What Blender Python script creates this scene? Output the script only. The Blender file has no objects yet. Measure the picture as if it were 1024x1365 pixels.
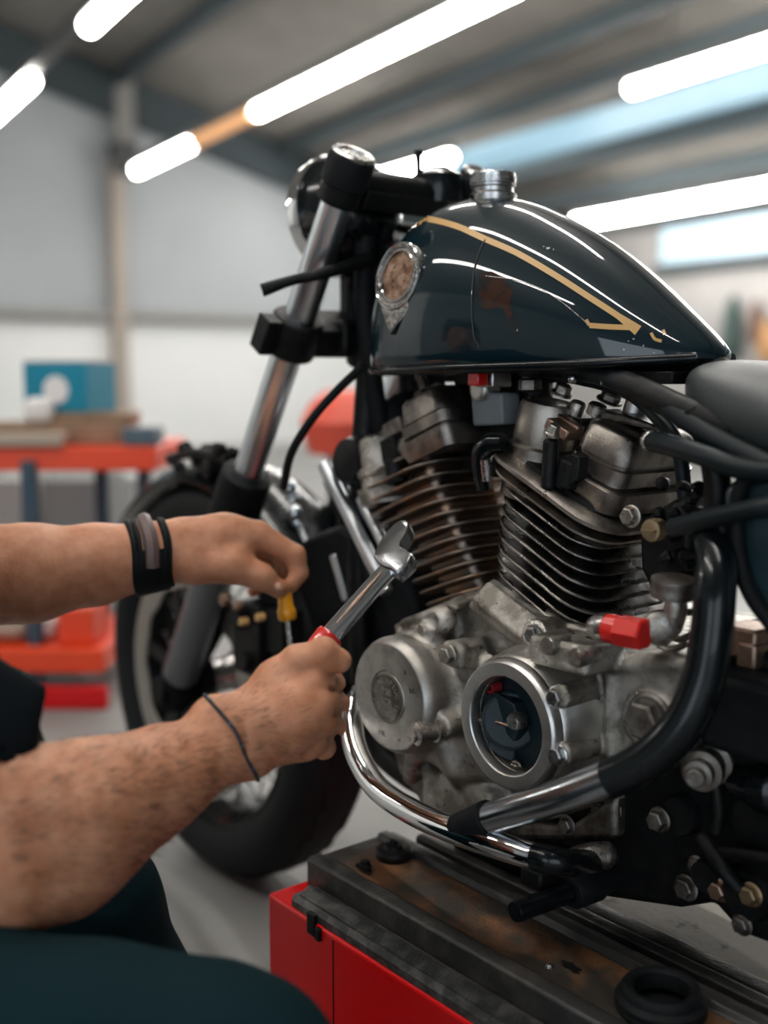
import bpy, bmesh, math, random
import numpy as np
from mathutils import Vector, Matrix
from mathutils.bvhtree import BVHTree
random.seed(7)
C = bpy.context.scene.collection
PI = math.pi
V = Vector
R = math.radians

# ------------------------------------------------------------------ camera geometry (world: X = bike forward, Y = bike left, Z = up)
CAM = V((-.84, .935, .81))
HD = R(-39); PT = math.atan(184.5/1500)
CF = V((math.cos(HD)*math.cos(PT), math.sin(HD)*math.cos(PT), -math.sin(PT)))
CR = V((math.sin(HD), -math.cos(HD), 0))
CU = CR.cross(CF)
def ray(px, py): return CF + CR*((px-512)/1500) - CU*((py-682.5)/1500)
def PY(px, py, y):
    r = ray(px, py); return CAM + r*((y-CAM.y)/r.y)
def PX(px, py, x):
    r = ray(px, py); return CAM + r*((x-CAM.x)/r.x)
def PZ(px, py, z):
    r = ray(px, py); return CAM + r*((z-CAM.z)/r.z)
def PD(px, py, d): return CAM + ray(px, py)*d
# room axes: u runs along the lamps, v to the left of it
RA = R(-39+30.4)
RU = V((math.cos(RA), math.sin(RA), 0)); RV = V((-math.sin(RA), math.cos(RA), 0))
def RM(u, v, z): return V((CAM.x, CAM.y, 0)) + RU*u + RV*v + V((0, 0, z))
def ruv(px, py, v):
    r = ray(px, py); t = v/r.dot(RV); p = r*t
    return p.dot(RU), CAM.z+p.z

# ------------------------------------------------------------------ object building
def finish(name, me, mat, parent=None, smooth=40, bevel=0, segs=2, label=None):
    o = bpy.data.objects.new(name, me); C.objects.link(o)
    mats = mat if isinstance(mat, (list, tuple)) else [mat]
    for m in mats: me.materials.append(m)
    if smooth:
        me.polygons.foreach_set('use_smooth', [True]*len(me.polygons))
        if smooth < 180: me.set_sharp_from_angle(angle=R(smooth))
    if parent is not None:
        off = V((0, 0, 0)); q = parent
        while q is not None: off += q.location; q = q.parent
        if off.length > 0: me.transform(Matrix.Translation(-off))
        o.parent = parent
    if bevel:
        b = o.modifiers.new('b', 'BEVEL'); b.width = bevel; b.segments = segs; b.limit_method = 'ANGLE'; b.angle_limit = R(35); b.harden_normals = False
    if label: o['label'] = label
    return o

def frame_of(d):
    d = V(d).normalized()
    a = V((0, 0, 1)) if abs(d.z) < .9 else V((1, 0, 0))
    x = a.cross(d).normalized(); return x, d.cross(x), d

class MB:
    def __init__(s): s.v = []; s.f = []; s.m = []
    def add(s, vs, fs, m=0):
        n = len(s.v); s.v += [tuple(p) for p in vs]; s.f += [tuple(i+n for i in f) for f in fs]; s.m += [m]*len(fs); return s
    def rings(s, rings, close=True, cap=True, m=0):
        n = len(rings[0]); vs = [p for r in rings for p in r]; fs = []
        for i in range(len(rings)-1):
            for j in range(n if close else n-1):
                k = (j+1) % n; fs.append((i*n+j, i*n+k, (i+1)*n+k, (i+1)*n+j))
        if cap:
            fs.append(tuple(range(n-1, -1, -1))); b = (len(rings)-1)*n; fs.append(tuple(range(b, b+n)))
        return s.add(vs, fs, m)
    def box(s, c, h, ax=None, m=0):
        c = V(c); X, Y, Z = ax if ax else (V((1, 0, 0)), V((0, 1, 0)), V((0, 0, 1)))
        vs = [c+X*(a*h[0])+Y*(b*h[1])+Z*(d*h[2]) for d in (-1, 1) for a, b in ((-1, -1), (1, -1), (1, 1), (-1, 1))]
        return s.add(vs, [(3, 2, 1, 0), (4, 5, 6, 7), (0, 1, 5, 4), (1, 2, 6, 5), (2, 3, 7, 6), (3, 0, 4, 7)], m)
    def bb(s, a, b, m=0):
        a, b = V(a), V(b); return s.box((a+b)/2, [abs(b[i]-a[i])/2 for i in range(3)], m=m)
    def lathe(s, prof, o, d, n=32, m=0, cap=True):      # prof: (radius, distance along d)
        x, y, z = frame_of(d); o = V(o)
        return s.rings([[o+z*h+x*(r*math.cos(2*PI*i/n))+y*(r*math.sin(2*PI*i/n)) for i in range(n)] for r, h in prof], m=m, cap=cap)
    def cyl(s, a, b, r, r2=None, n=24, m=0, ch=0):
        a, b = V(a), V(b); L = (b-a).length; r2 = r if r2 is None else r2
        if ch: return s.lathe([(r-ch, 0), (r, ch), (r2, L-ch), (r2-ch, L)], a, b-a, n, m)
        return s.lathe([(r, 0), (r2, L)], a, b-a, n, m)
    def hexa(s, a, b, r, m=0): return s.lathe([(r*.92, 0), (r, r*.08), (r, (V(b)-V(a)).length-r*.15), (r*.86, (V(b)-V(a)).length)], a, V(b)-V(a), 6, m)
    def bolt(s, p, d, r, h=None, m=0):                   # flanged hexagon bolt standing on p
        d = V(d).normalized(); h = h or r*.9; p = V(p)
        s.lathe([(r*1.3, 0), (r*1.3, h*.18), (r*1.15, h*.28)], p, d, 24, m); s.hexa(p+d*h*.2, p+d*h, r, m); return s
    def tube(s, pts, r, n=14, sub=8, m=0, smooth=True, cap=True):
        pts = [V(p) for p in pts]; rs = r if isinstance(r, (list, tuple)) else [r]*len(pts)
        if smooth and len(pts) > 2: pts, rs = catmull(pts, rs, sub)
        t0 = (pts[1]-pts[0]).normalized(); x, y, _ = frame_of(t0); rings = []
        for i, p in enumerate(pts):
            t = (pts[min(i+1, len(pts)-1)]-pts[max(i-1, 0)])
            if t.length > 1e-9: t.normalize()
            x = (x-t*x.dot(t)).normalized(); y = t.cross(x)
            rings.append([p+x*(rs[i]*math.cos(2*PI*k/n))+y*(rs[i]*math.sin(2*PI*k/n)) for k in range(n)])
        return s.rings(rings, cap=cap, m=m)
    def torus(s, c, d, R_, r, n=48, k=12, m=0, sx=1):
        x, y, z = frame_of(d); c = V(c); vs = []; fs = []
        for i in range(n):
            a = 2*PI*i/n; e = x*math.cos(a)+y*math.sin(a)
            for j in range(k):
                b = 2*PI*j/k; vs.append(c+e*(R_+r*math.cos(b))+z*(r*sx*math.sin(b)))
        for i in range(n):
            for j in range(k): fs.append((i*k+j, ((i+1) % n)*k+j, ((i+1) % n)*k+(j+1) % k, i*k+(j+1) % k))
        return s.add(vs, fs, m)
    def prism(s, poly, d, o=None, m=0):                  # poly: world points, extruded by vector d
        d = V(d); return s.rings([[V(p) for p in poly], [V(p)+d for p in poly]], m=m)
    def ball(s, c, r, n=20, m=0, sc=(1, 1, 1)):
        c = V(c); rings = []
        for i in range(n//2+1):
            a = PI*i/(n//2); rr = max(math.sin(a), 1e-3)
            rings.append([c+V((sc[0]*r*rr*math.cos(2*PI*j/n), sc[1]*r*rr*math.sin(2*PI*j/n), -sc[2]*r*math.cos(a))) for j in range(n)])
        return s.rings(rings, m=m)
    def build(s, name, mat, parent=None, fix=True, **k):
        me = bpy.data.meshes.new(name); me.from_pydata(s.v, [], s.f)
        if any(s.m): me.polygons.foreach_set('material_index', s.m)
        if fix:
            bm = bmesh.new(); bm.from_mesh(me); bmesh.ops.remove_doubles(bm, verts=bm.verts, dist=1e-6); bmesh.ops.recalc_face_normals(bm, faces=bm.faces); bm.to_mesh(me); bm.free()
        me.update()
        return finish(name, me, mat, parent, **k)

def catmull(pts, rs, sub):
    P = [pts[0]*2-pts[1]]+pts+[pts[-1]*2-pts[-2]]; Rr = [rs[0]]+list(rs)+[rs[-1]]; op, orr = [], []
    for i in range(1, len(P)-2):
        for j in range(sub):
            t = j/sub; a, b, c, d = P[i-1:i+3]
            op.append(.5*((2*b)+(c-a)*t+(2*a-5*b+4*c-d)*t*t+(3*b-a-3*c+d)*t**3))
            a, b, c, d = Rr[i-1:i+3]; orr.append(.5*((2*b)+(c-a)*t+(2*a-5*b+4*c-d)*t*t+(3*b-a-3*c+d)*t**3))
    return op+[pts[-1]], orr+[rs[-1]]
def sm1(xs, ys):                                          # smooth 1D interpolation
    xs = list(xs); ys = list(ys)
    def f(x):
        if x <= xs[0]: return ys[0]
        if x >= xs[-1]: return ys[-1]
        i = max(j for j in range(len(xs)-1) if xs[j] <= x)
        t = (x-xs[i])/(xs[i+1]-xs[i]); h = xs[i+1]-xs[i]
        def sl(j):
            if j == 0: return (ys[1]-ys[0])/(xs[1]-xs[0])
            if j == len(xs)-1: return (ys[-1]-ys[-2])/(xs[-1]-xs[-2])
            return (ys[j+1]-ys[j-1])/(xs[j+1]-xs[j-1])
        a, b = sl(i)*h, sl(i+1)*h
        return (2*t**3-3*t*t+1)*ys[i]+(t**3-2*t*t+t)*a+(-2*t**3+3*t*t)*ys[i+1]+(t**3-t*t)*b
    return f
def empty(name, loc=(0, 0, 0)):
    o = bpy.data.objects.new(name, None); C.objects.link(o); o.location = loc; o.empty_display_size = .05; return o
def tag(o, label=None, cat=None, group=None, kind=None):
    if label: o['label'] = label
    if cat: o['category'] = cat
    if group: o['group'] = group
    if kind: o['kind'] = kind
    return o
def struct(o): o['kind'] = 'structure'; return o
def hit(bvh, px, py):                                     # first surface point seen towards a pixel
    l, n, i, d = bvh.ray_cast(CAM, ray(px, py).normalized()); return l, n
def bvh_of(o, off=None):
    me = o.data; off = off or V((0, 0, 0))
    return BVHTree.FromPolygons([v.co+off for v in me.vertices], [tuple(p.vertices) for p in me.polygons])

# ------------------------------------------------------------------ distance fields -> one continuous surface
class Field:
    def __init__(s, lo, hi, h):
        s.lo = np.array(lo, float); s.h = h; s.n = np.ceil((np.array(hi)-s.lo)/h).astype(int)+1
        s.d = np.full(s.n, .05, np.float32)
    def sub(s, lo, hi, pad):
        a = np.clip(np.floor((np.array(lo)-pad-s.lo)/s.h).astype(int), 0, s.n-1); b = np.clip(np.ceil((np.array(hi)+pad-s.lo)/s.h).astype(int)+1, 1, s.n)
        sl = tuple(slice(a[i], b[i]) for i in range(3))
        g = np.meshgrid(*[s.lo[i]+s.h*np.arange(a[i], b[i]) for i in range(3)], indexing='ij')
        return sl, g
    def put(s, sl, q, k, op):
        D = s.d[sl]; q = q.astype(np.float32)
        if op == 'u':
            if k: hh = np.maximum(k-np.abs(D-q), 0)/k; s.d[sl] = np.minimum(D, q)-hh*hh*k*.25
            else: s.d[sl] = np.minimum(D, q)
        else:
            q = -q
            if k: hh = np.maximum(k-np.abs(D-q), 0)/k; s.d[sl] = np.maximum(D, q)+hh*hh*k*.25
            else: s.d[sl] = np.maximum(D, q)
    def cone(s, a, b, ra, rb=None, k=.006, op='u', flat=None, fs=1.0):
        rb = ra if rb is None else rb; a = np.array(a, float); b = np.array(b, float); m = max(ra, rb)*max(1, fs)+k
        sl, g = s.sub(np.minimum(a, b), np.maximum(a, b), m+3*s.h); ab = b-a; L = ab@ab+1e-12
        t = np.clip(((g[0]-a[0])*ab[0]+(g[1]-a[1])*ab[1]+(g[2]-a[2])*ab[2])/L, 0, 1)
        q = [g[i]-a[i]-t*ab[i] for i in range(3)]
        if flat is not None:
            f = np.array(flat, float); f /= np.linalg.norm(f); c = q[0]*f[0]+q[1]*f[1]+q[2]*f[2]
            q = [q[i]-c*f[i]*(1-1/fs) for i in range(3)]
        s.put(sl, np.sqrt(q[0]**2+q[1]**2+q[2]**2)-(ra+(rb-ra)*t), k, op); return s
    def chain(s, pts, rs, **k):
        for i in range(len(pts)-1): s.cone(pts[i], pts[i+1], rs[i], rs[i+1], **k)
        return s
    def ell(s, c, r, ax=None, k=.006, op='u'):
        c = np.array(c, float); r = np.array(r, float); m = r.max()
        sl, g = s.sub(c-m, c+m, k+3*s.h); q = [g[i]-c[i] for i in range(3)]
        if ax is not None: q = [q[0]*a[0]+q[1]*a[1]+q[2]*a[2] for a in ax]
        k0 = np.sqrt((q[0]/r[0])**2+(q[1]/r[1])**2+(q[2]/r[2])**2); k1 = np.sqrt((q[0]/r[0]**2)**2+(q[1]/r[1]**2)**2+(q[2]/r[2]**2)**2)+1e-9
        s.put(sl, k0*(k0-1)/k1, k, op); return s
    def box(s, c, hf, rd=.003, ax=None, k=.004, op='u'):
        c = np.array(c, float); hf = np.array(hf, float); m = np.linalg.norm(hf)
        lo, hi = (c-m, c+m) if ax is not None else (c-hf, c+hf)
        sl, g = s.sub(lo, hi, k+3*s.h); q = [g[i]-c[i] for i in range(3)]
        if ax is not None: q = [q[0]*a[0]+q[1]*a[1]+q[2]*a[2] for a in ax]
        q = [np.abs(q[i])-hf[i]+rd for i in range(3)]
        s.put(sl, np.sqrt(sum(np.maximum(x, 0)**2 for x in q))+np.minimum(np.maximum(np.maximum(q[0], q[1]), q[2]), 0)-rd, k, op); return s
    def cyl(s, a, b, r, rd=.002, k=.004, op='u', r2=None):
        a = np.array(a, float); b = np.array(b, float); L = np.linalg.norm(b-a); u = (b-a)/L; c = (a+b)/2; r2 = r if r2 is None else r2
        m = max(r, r2); sl, g = s.sub(np.minimum(a, b)-m, np.maximum(a, b)+m, k+3*s.h)
        q = [g[i]-c[i] for i in range(3)]; t = q[0]*u[0]+q[1]*u[1]+q[2]*u[2]
        rr = np.sqrt(np.maximum(q[0]**2+q[1]**2+q[2]**2-t*t, 0)); rad = r+(r2-r)*np.clip(t/L+.5, 0, 1)
        dx = rr-rad+rd; dy = np.abs(t)-L/2+rd
        s.put(sl, np.sqrt(np.maximum(dx, 0)**2+np.maximum(dy, 0)**2)+np.minimum(np.maximum(dx, dy), 0)-rd, k, op); return s
    def prism(s, poly, y0, y1, rd=.003, k=.004, op='u'):  # poly in (x, z), extent in y
        P = np.array(poly, float); lo = [P[:, 0].min(), y0, P[:, 1].min()]; hi = [P[:, 0].max(), y1, P[:, 1].max()]
        sl, g = s.sub(lo, hi, k+3*s.h); X = g[0][:, 0, :]; Z = g[2][:, 0, :]; d = np.full(X.shape, 1e9); sg = np.ones(X.shape); n = len(P)
        for i in range(n):
            p, q = P[i], P[i-1]; e = q-p; wx = X-p[0]; wz = Z-p[1]; t = np.clip((wx*e[0]+wz*e[1])/(e@e), 0, 1)
            d = np.minimum(d, (wx-t*e[0])**2+(wz-t*e[1])**2)
            c1 = Z >= p[1]; c2 = Z < q[1]; c3 = e[0]*wz > e[1]*wx
            fl = (c1 & c2 & c3) | (~c1 & ~c2 & ~c3); sg = np.where(fl, -sg, sg)
        d2 = (sg*np.sqrt(d))[:, None, :]; dy = np.abs(g[1]-(y0+y1)/2)-(y1-y0)/2
        a = d2+rd; b = dy+rd
        s.put(sl, np.sqrt(np.maximum(a, 0)**2+np.maximum(b, 0)**2)+np.minimum(np.maximum(a, b), 0)-rd, k, op); return s
    def mesh(s):                                          # surface nets
        D = s.d.astype(np.float64); S = D < 0; nx, ny, nz = D.shape; cnt = np.zeros((nx-1, ny-1, nz-1)); pos = np.zeros((nx-1, ny-1, nz-1, 3))
        cor = [(0, 0, 0), (1, 0, 0), (0, 1, 0), (1, 1, 0), (0, 0, 1), (1, 0, 1), (0, 1, 1), (1, 1, 1)]
        ed = [(0, 1), (2, 3), (4, 5), (6, 7), (0, 2), (1, 3), (4, 6), (5, 7), (0, 4), (1, 5), (2, 6), (3, 7)]
        sh = lambda A, c: A[c[0]:nx-1+c[0], c[1]:ny-1+c[1], c[2]:nz-1+c[2]]
        for a, b in ed:
            A, B = sh(D, cor[a]), sh(D, cor[b]); m = sh(S, cor[a]) != sh(S, cor[b])
            t = np.where(m, A/np.where(m, A-B, 1), 0)
            for i in range(3): pos[..., i] += np.where(m, cor[a][i]+t*(cor[b][i]-cor[a][i]), 0)
            cnt += m
        act = cnt > 0; idx = np.full(act.shape, -1); idx[act] = np.arange(act.sum())
        ii = np.argwhere(act); vs = (pos[act]/cnt[act][:, None]+ii)*s.h+s.lo; qs = []
        for ax in range(3):
            o1, o2 = (ax+1) % 3, (ax+2) % 3
            e = [0, 0, 0]; e[ax] = 1; A = S[:nx-e[0], :ny-e[1], :nz-e[2]]; B = S[e[0]:, e[1]:, e[2]:]; x = np.argwhere(A != B)
            ok = (x[:, o1] > 0) & (x[:, o2] > 0) & (x[:, o1] < D.shape[o1]-1) & (x[:, o2] < D.shape[o2]-1); x = x[ok]
            def at(d1, d2):
                y = x.copy(); y[:, o1] -= d1; y[:, o2] -= d2; return idx[y[:, 0], y[:, 1], y[:, 2]]
            q = np.stack([at(1, 1), at(0, 1), at(0, 0), at(1, 0)], 1); inv = ~S[x[:, 0], x[:, 1], x[:, 2]]; q[inv] = q[inv][:, ::-1]; qs.append(q)
        q = np.concatenate(qs); q = q[(q >= 0).all(1)]
        return vs, q
    def build(s, name, mat, parent=None, sm=0, **k):
        vs, q = s.mesh()
        if sm:                                            # Laplacian smoothing
            e = np.concatenate([q[:, [0, 1]], q[:, [1, 2]], q[:, [2, 3]], q[:, [3, 0]]]); n = np.bincount(e[:, 0], minlength=len(vs))+np.bincount(e[:, 1], minlength=len(vs))
            for _ in range(sm):
                acc = np.stack([np.bincount(e[:, 0], vs[e[:, 1], i], len(vs))+np.bincount(e[:, 1], vs[e[:, 0], i], len(vs)) for i in range(3)], 1)
                vs = vs*.5+.5*acc/np.maximum(n, 1)[:, None]
        me = bpy.data.meshes.new(name); me.vertices.add(len(vs)); me.vertices.foreach_set('co', vs.ravel())
        me.loops.add(len(q)*4); me.loops.foreach_set('vertex_index', q.ravel()); me.polygons.add(len(q))
        me.polygons.foreach_set('loop_start', np.arange(len(q))*4); me.update(calc_edges=True); me.validate()
        k.setdefault('smooth', 180)
        return finish(name, me, mat, parent, **k)

# ------------------------------------------------------------------ materials
def mat(name, col, rough=.5, metal=0, bump=0, bscale=200, var=0, vscale=30, col2=None, coat=0, spec=.5, mix=(.4, .6), emit=None, estr=0, rvar=0, sss=0, trans=0, aniso=0, extra=None, coatr=.03):
    m = bpy.data.materials.new(name); m.use_nodes = True; n = m.node_tree.nodes; l = m.node_tree.links; b = n['Principled BSDF']
    def S(k, v): b.inputs[k].default_value = v
    c4 = (*col, 1); S('Base Color', c4); S('Roughness', rough); S('Metallic', metal); S('Coat Weight', coat); S('Coat Roughness', coatr); S('Specular IOR Level', spec)
    if trans: S('Transmission Weight', trans)
    if sss: S('Subsurface Weight', sss); S('Subsurface Radius', (1, .35, .2)); S('Subsurface Scale', .006)
    if emit: S('Emission Color', (*emit, 1)); S('Emission Strength', estr)
    tc = n.new('ShaderNodeTexCoord'); out = tc.outputs['Object']
    def noise(sc, det=5, ro=.6):
        t = n.new('ShaderNodeTexNoise'); t.inputs['Scale'].default_value = sc; t.inputs['Detail'].default_value = det; t.inputs['Roughness'].default_value = ro; l.new(out, t.inputs['Vector']); return t
    if col2:
        t = noise(vscale); r = n.new('ShaderNodeValToRGB'); r.color_ramp.elements[0].position = mix[0]; r.color_ramp.elements[1].position = mix[1]
        r.color_ramp.elements[0].color = c4; r.color_ramp.elements[1].color = (*col2, 1); l.new(t.outputs['Fac'], r.inputs['Fac']); l.new(r.outputs['Color'], b.inputs['Base Color'])
    if rvar:
        t = noise(vscale*1.7); mr = n.new('ShaderNodeMapRange'); mr.inputs['From Min'].default_value = .3; mr.inputs['From Max'].default_value = .7; mr.inputs['To Min'].default_value = max(rough-rvar, .02); mr.inputs['To Max'].default_value = min(rough+rvar, 1)
        l.new(t.outputs['Fac'], mr.inputs['Value']); l.new(mr.outputs['Result'], b.inputs['Roughness'])
    if bump:
        t = noise(bscale, 4, .65); bp = n.new('ShaderNodeBump'); bp.inputs['Strength'].default_value = bump; bp.inputs['Distance'].default_value = .002; l.new(t.outputs['Fac'], bp.inputs['Height']); l.new(bp.outputs['Normal'], b.inputs['Normal'])
    if extra: extra(m, n, l, b, tc)
    return m
M = {}
M['cast'] = mat('cast_aluminium', (.52, .495, .455), .32, 1, bump=.6, bscale=700, col2=(.24, .222, .195), vscale=34, rvar=.09)
M['castdark'] = mat('cast_aluminium_grimy', (.27, .25, .23), .42, 1, bump=.4, bscale=600, col2=(.12, .105, .09), vscale=40, rvar=.1)
M['satin'] = mat('satin_aluminium', (.66, .65, .63), .34, 1, bump=.12, bscale=900, col2=(.54, .53, .51), vscale=20, rvar=.06)
M['face'] = mat('worn_cover_face', (.46, .44, .41), .40, 1, bump=.2, bscale=900, col2=(.33, .31, .285), vscale=45, rvar=.08)
M['fin'] = mat('oily_fin_metal', (.24, .225, .21), .32, 1, bump=.3, bscale=500, col2=(.09, .083, .078), vscale=35, rvar=.1)
M['finrust'] = mat('heat_stained_fins', (.26, .21, .175), .38, 1, bump=.3, bscale=500, col2=(.46, .28, .17), vscale=28, mix=(.5, .68), rvar=.1)
M['head'] = mat('brown_tinted_head_metal', (.36, .33, .295), .34, 1, bump=.25, bscale=600, col2=(.17, .15, .135), vscale=25, rvar=.1)
M['chrome'] = mat('chrome', (.78, .79, .8), .06, 1, bump=.02, bscale=60)
M['forkchrome'] = mat('fork_tube_chrome', (.74, .78, .82), .28, 1)
M['steel'] = mat('dull_steel', (.5, .5, .5), .28, 1, bump=.1, bscale=300, col2=(.36, .35, .34), vscale=60, rvar=.08)
M['boltm'] = mat('worn_bolt_steel', (.46, .44, .41), .33, 1, bump=.3, bscale=500, col2=(.28, .25, .22), vscale=120, rvar=.1)
M['copper'] = mat('coppery_brass', (.38, .27, .21), .4, 1, bump=.3, bscale=500, col2=(.3, .2, .15), vscale=80)
M['blackmetal'] = mat('black_oily_metal', (.004, .0045, .005), .42, .0, spec=.16, bump=.3, bscale=300, col2=(.009, .009, .009), vscale=40, rvar=.12)
M['blackgloss'] = mat('black_enamel', (.003, .005, .006), .24, 0, coat=.22, spec=.2, rvar=.05)
M['blackrub'] = mat('black_rubber', (.005, .006, .007), .6, 0, spec=.14, bump=.15, bscale=400, rvar=.08, col2=(.008, .009, .010), vscale=50)
M['hose'] = mat('black_hose', (.004, .008, .010), .45, spec=.22, metal=0, bump=.08, bscale=500)
M['tyre'] = mat('tyre_rubber', (.009, .010, .011), .65, 0, spec=.18, bump=.2, bscale=250)
M['forkgrey'] = mat('dark_grey_slider', (.16, .17, .185), .36, .6, bump=.05)
M['rotor'] = mat('brushed_rotor', (.36, .34, .31), .42, .9, bump=.1)
M['paint'] = mat('dark_teal_paint', (.002, .011, .016), .35, 0, coat=1, spec=.06, coatr=.02)
M['gold'] = mat('gold_pinstripe_paint', (.50, .30, .11), .35, 0, coat=.6, bump=.1, bscale=300)
M['red'] = mat('red_plastic', (.55, .012, .008), .3, 0, coat=.4)
M['redpaint'] = mat('red_enamel', (.62, .004, .006), .35, 0, spec=.25, coat=.15, coatr=.1, bump=.03, bscale=60)
M['orange'] = mat('orange_enamel', (.78, .058, .007), .4)
M['amber'] = mat('amber_plastic', (.9, .36, .01), .3, coat=.3)
M['gold2'] = mat('dull_brass', (.32, .24, .15), .4, 1, bump=.4, bscale=400)
M['steelblue'] = mat('blued_chrome', (.42, .45, .48), .22, 1, bump=.03, bscale=60, rvar=.05)
M['sensor'] = mat('grey_cast_box', (.20, .22, .23), .6, .2, bump=.3, bscale=500)
M['castg'] = mat('grey_plug', (.26, .25, .24), .5, .5, bump=.2)
M['jawm'] = mat('forged_jaw', (.36, .37, .38), .22, 1, bump=.05, bscale=300, rvar=.08)
M['leather'] = mat('black_seat_vinyl', (.022, .028, .030), .42, 0, bump=.3, bscale=350)
# ================================================================== ROOM
def extra_wall(m, n, l, b, tc):
    pass
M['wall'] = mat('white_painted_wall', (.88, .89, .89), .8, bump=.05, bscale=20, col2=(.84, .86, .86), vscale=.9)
M['ceil'] = mat('grey_corrugated_ceiling', (.20, .188, .172), .75, col2=(.16, .15, .138), vscale=1.5)
M['beam'] = mat('dark_blue_grey_beam', (.045, .062, .070), .6)
M['floor'] = mat('grey_concrete_floor', (.25, .25, .243), .5, bump=.1, bscale=8, col2=(.21, .21, .206), vscale=2.2, rvar=.12)
M['tubelight'] = mat('lit_tube', (1, 1, 1), .5, emit=(1, .96, .90), estr=22)
M['tubeoff'] = mat('warm_diffuser', (.55, .33, .17), .5, emit=(1, .45, .18), estr=.28)
M['sky'] = mat('skylight_sheet', (.25, .4, .5), .5, emit=(.26, .44, .55), estr=.22)
M['winglass'] = mat('window_daylight', (.4, .55, .65), .4, emit=(.42, .56, .64), estr=.33)
M['housing'] = mat('lamp_housing', (.06, .065, .065), .5)
M['pipe'] = mat('grey_conduit', (.30, .29, .275), .5)
M['brownpipe'] = mat('tan_conduit', (.42, .36, .31), .5)
M['wallr'] = mat('greige_side_wall', (.36, .35, .34), .8, col2=(.31, .30, .295), vscale=.8)
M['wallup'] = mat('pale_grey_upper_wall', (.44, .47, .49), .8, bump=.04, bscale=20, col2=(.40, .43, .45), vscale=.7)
DU = 12.0; VR = -8.4; VL = 5.5; UB = -4.5
def ceil_z(v): return .81+4.164+.284*v
VRG = 1.2                                                   # ridge
def roofz(v): return ceil_z(v) if v <= VRG else ceil_z(VRG)-.284*(v-VRG)
def quad(name, pts, m, th=.08, n=None):
    b = MB(); p = [V(q) for q in pts]; nn = (p[1]-p[0]).cross(p[3]-p[0]).normalized() if n is None else V(n)
    b.rings([p, [q+nn*th for q in p]]); return struct(b.build(name, m, smooth=0))
Z = .0
quad('floor', [RM(UB, VR, 0), RM(DU, VR, 0), RM(DU, VL, 0), RM(UB, VL, 0)], M['floor'], n=(0, 0, -1))
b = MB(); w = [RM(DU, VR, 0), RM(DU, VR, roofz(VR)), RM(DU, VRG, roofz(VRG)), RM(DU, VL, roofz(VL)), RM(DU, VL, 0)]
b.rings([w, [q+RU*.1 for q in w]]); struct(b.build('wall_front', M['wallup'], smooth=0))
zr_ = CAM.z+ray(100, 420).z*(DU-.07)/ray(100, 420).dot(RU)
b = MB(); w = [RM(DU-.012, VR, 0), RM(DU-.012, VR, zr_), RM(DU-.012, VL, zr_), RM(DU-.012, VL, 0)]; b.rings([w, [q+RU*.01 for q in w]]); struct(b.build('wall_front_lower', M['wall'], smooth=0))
quad('ceiling', [RM(UB, VR, roofz(VR)), RM(DU, VR, roofz(VR)), RM(DU, VRG, roofz(VRG)), RM(UB, VRG, roofz(VRG))], M['ceil'], n=(0, 0, 1))
quad('ceiling_left', [RM(UB, VRG, roofz(VRG)), RM(DU, VRG, roofz(VRG)), RM(DU, VL, roofz(VL)), RM(UB, VL, roofz(VL))], M['ceil'], n=(0, 0, 1))
zw0, zw1 = 1.93, 2.33
uw0 = 6.6
b = MB()
for (u0, u1, z0, z1) in ((UB, DU, 0, zw0), (ruv(878, 320, VR)[0], DU, zw0, zw1), (UB, uw0-4.2, zw0, zw1)):
    p = [RM(u0, VR, z0), RM(u1, VR, z0), RM(u1, VR, z1), RM(u0, VR, z1)]; b.rings([p, [q-RV*.12 for q in p]])
struct(b.build('wall_right', M['wallr'], smooth=0))
b = MB(); p = [RM(UB, VR, zw1), RM(DU, VR, zw1), RM(DU, VR, roofz(VR)), RM(UB, VR, roofz(VR))]; b.rings([p, [q-RV*.12 for q in p]]); struct(b.build('wall_right_upper', M['beam'], smooth=0))
uws = ruv(878, 320, VR)[0]
wn = empty('window_1', RM((uws+uw0-4.2)/2, VR, zw0)); struct(wn)
b = MB(); p = [RM(uw0-4.2, VR-.04, zw0), RM(uws, VR-.04, zw0), RM(uws, VR-.04, zw1), RM(uw0-4.2, VR-.04, zw1)]
b.rings([p, [q-RV*.03 for q in p]]); b.build('pane', M['winglass'], wn, smooth=0)
b = MB()
for z in (zw0-.07, zw1+.03): b.box(RM((uws+uw0-4.2)/2, VR+.03, z), ((uws-uw0+4.2)/2, .05, .05), (RU, RV, V((0, 0, 1))))
b.build('window_frame', M['beam'], wn, smooth=0)
# left and rear walls, with unseen openings added to let world light in
b = MB()
for (u0, u1, z0, z1) in ((UB, -4.2, 0, 3.0), (-.9, 5.6, 0, 3.0), (UB, 5.6, 3.0, roofz(VL))):
    p = [RM(u0, VL, z0), RM(u1, VL, z0), RM(u1, VL, z1), RM(u0, VL, z1)]; b.rings([p, [q+RV*.12 for q in p]])
M['wallgrey'] = mat('grey_rear_wall', (.34, .36, .365), .8)
struct(b.build('wall_left', M['wallgrey'], smooth=0))
b = MB(); w = [RM(UB, VR, 0), RM(UB, VR, roofz(VR)), RM(UB, VRG, roofz(VRG)), RM(UB, VL, roofz(VL)), RM(UB, VL, 0), RM(UB, 4.2, 0), RM(UB, 4.2, 3), RM(UB, .4, 3), RM(UB, .4, 0)]
b.rings([w, [q-RU*.1 for q in w]]); struct(b.build('wall_rear', M['wallgrey'], smooth=0))
b = MB(); p = [RM(5.6, VL, 0), RM(DU, VL, 0), RM(DU, VL, roofz(VL)), RM(5.6, VL, roofz(VL))]; b.rings([p, [q+RV*.12 for q in p]]); struct(b.build('wall_left_end', M['wall'], smooth=0))
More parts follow.
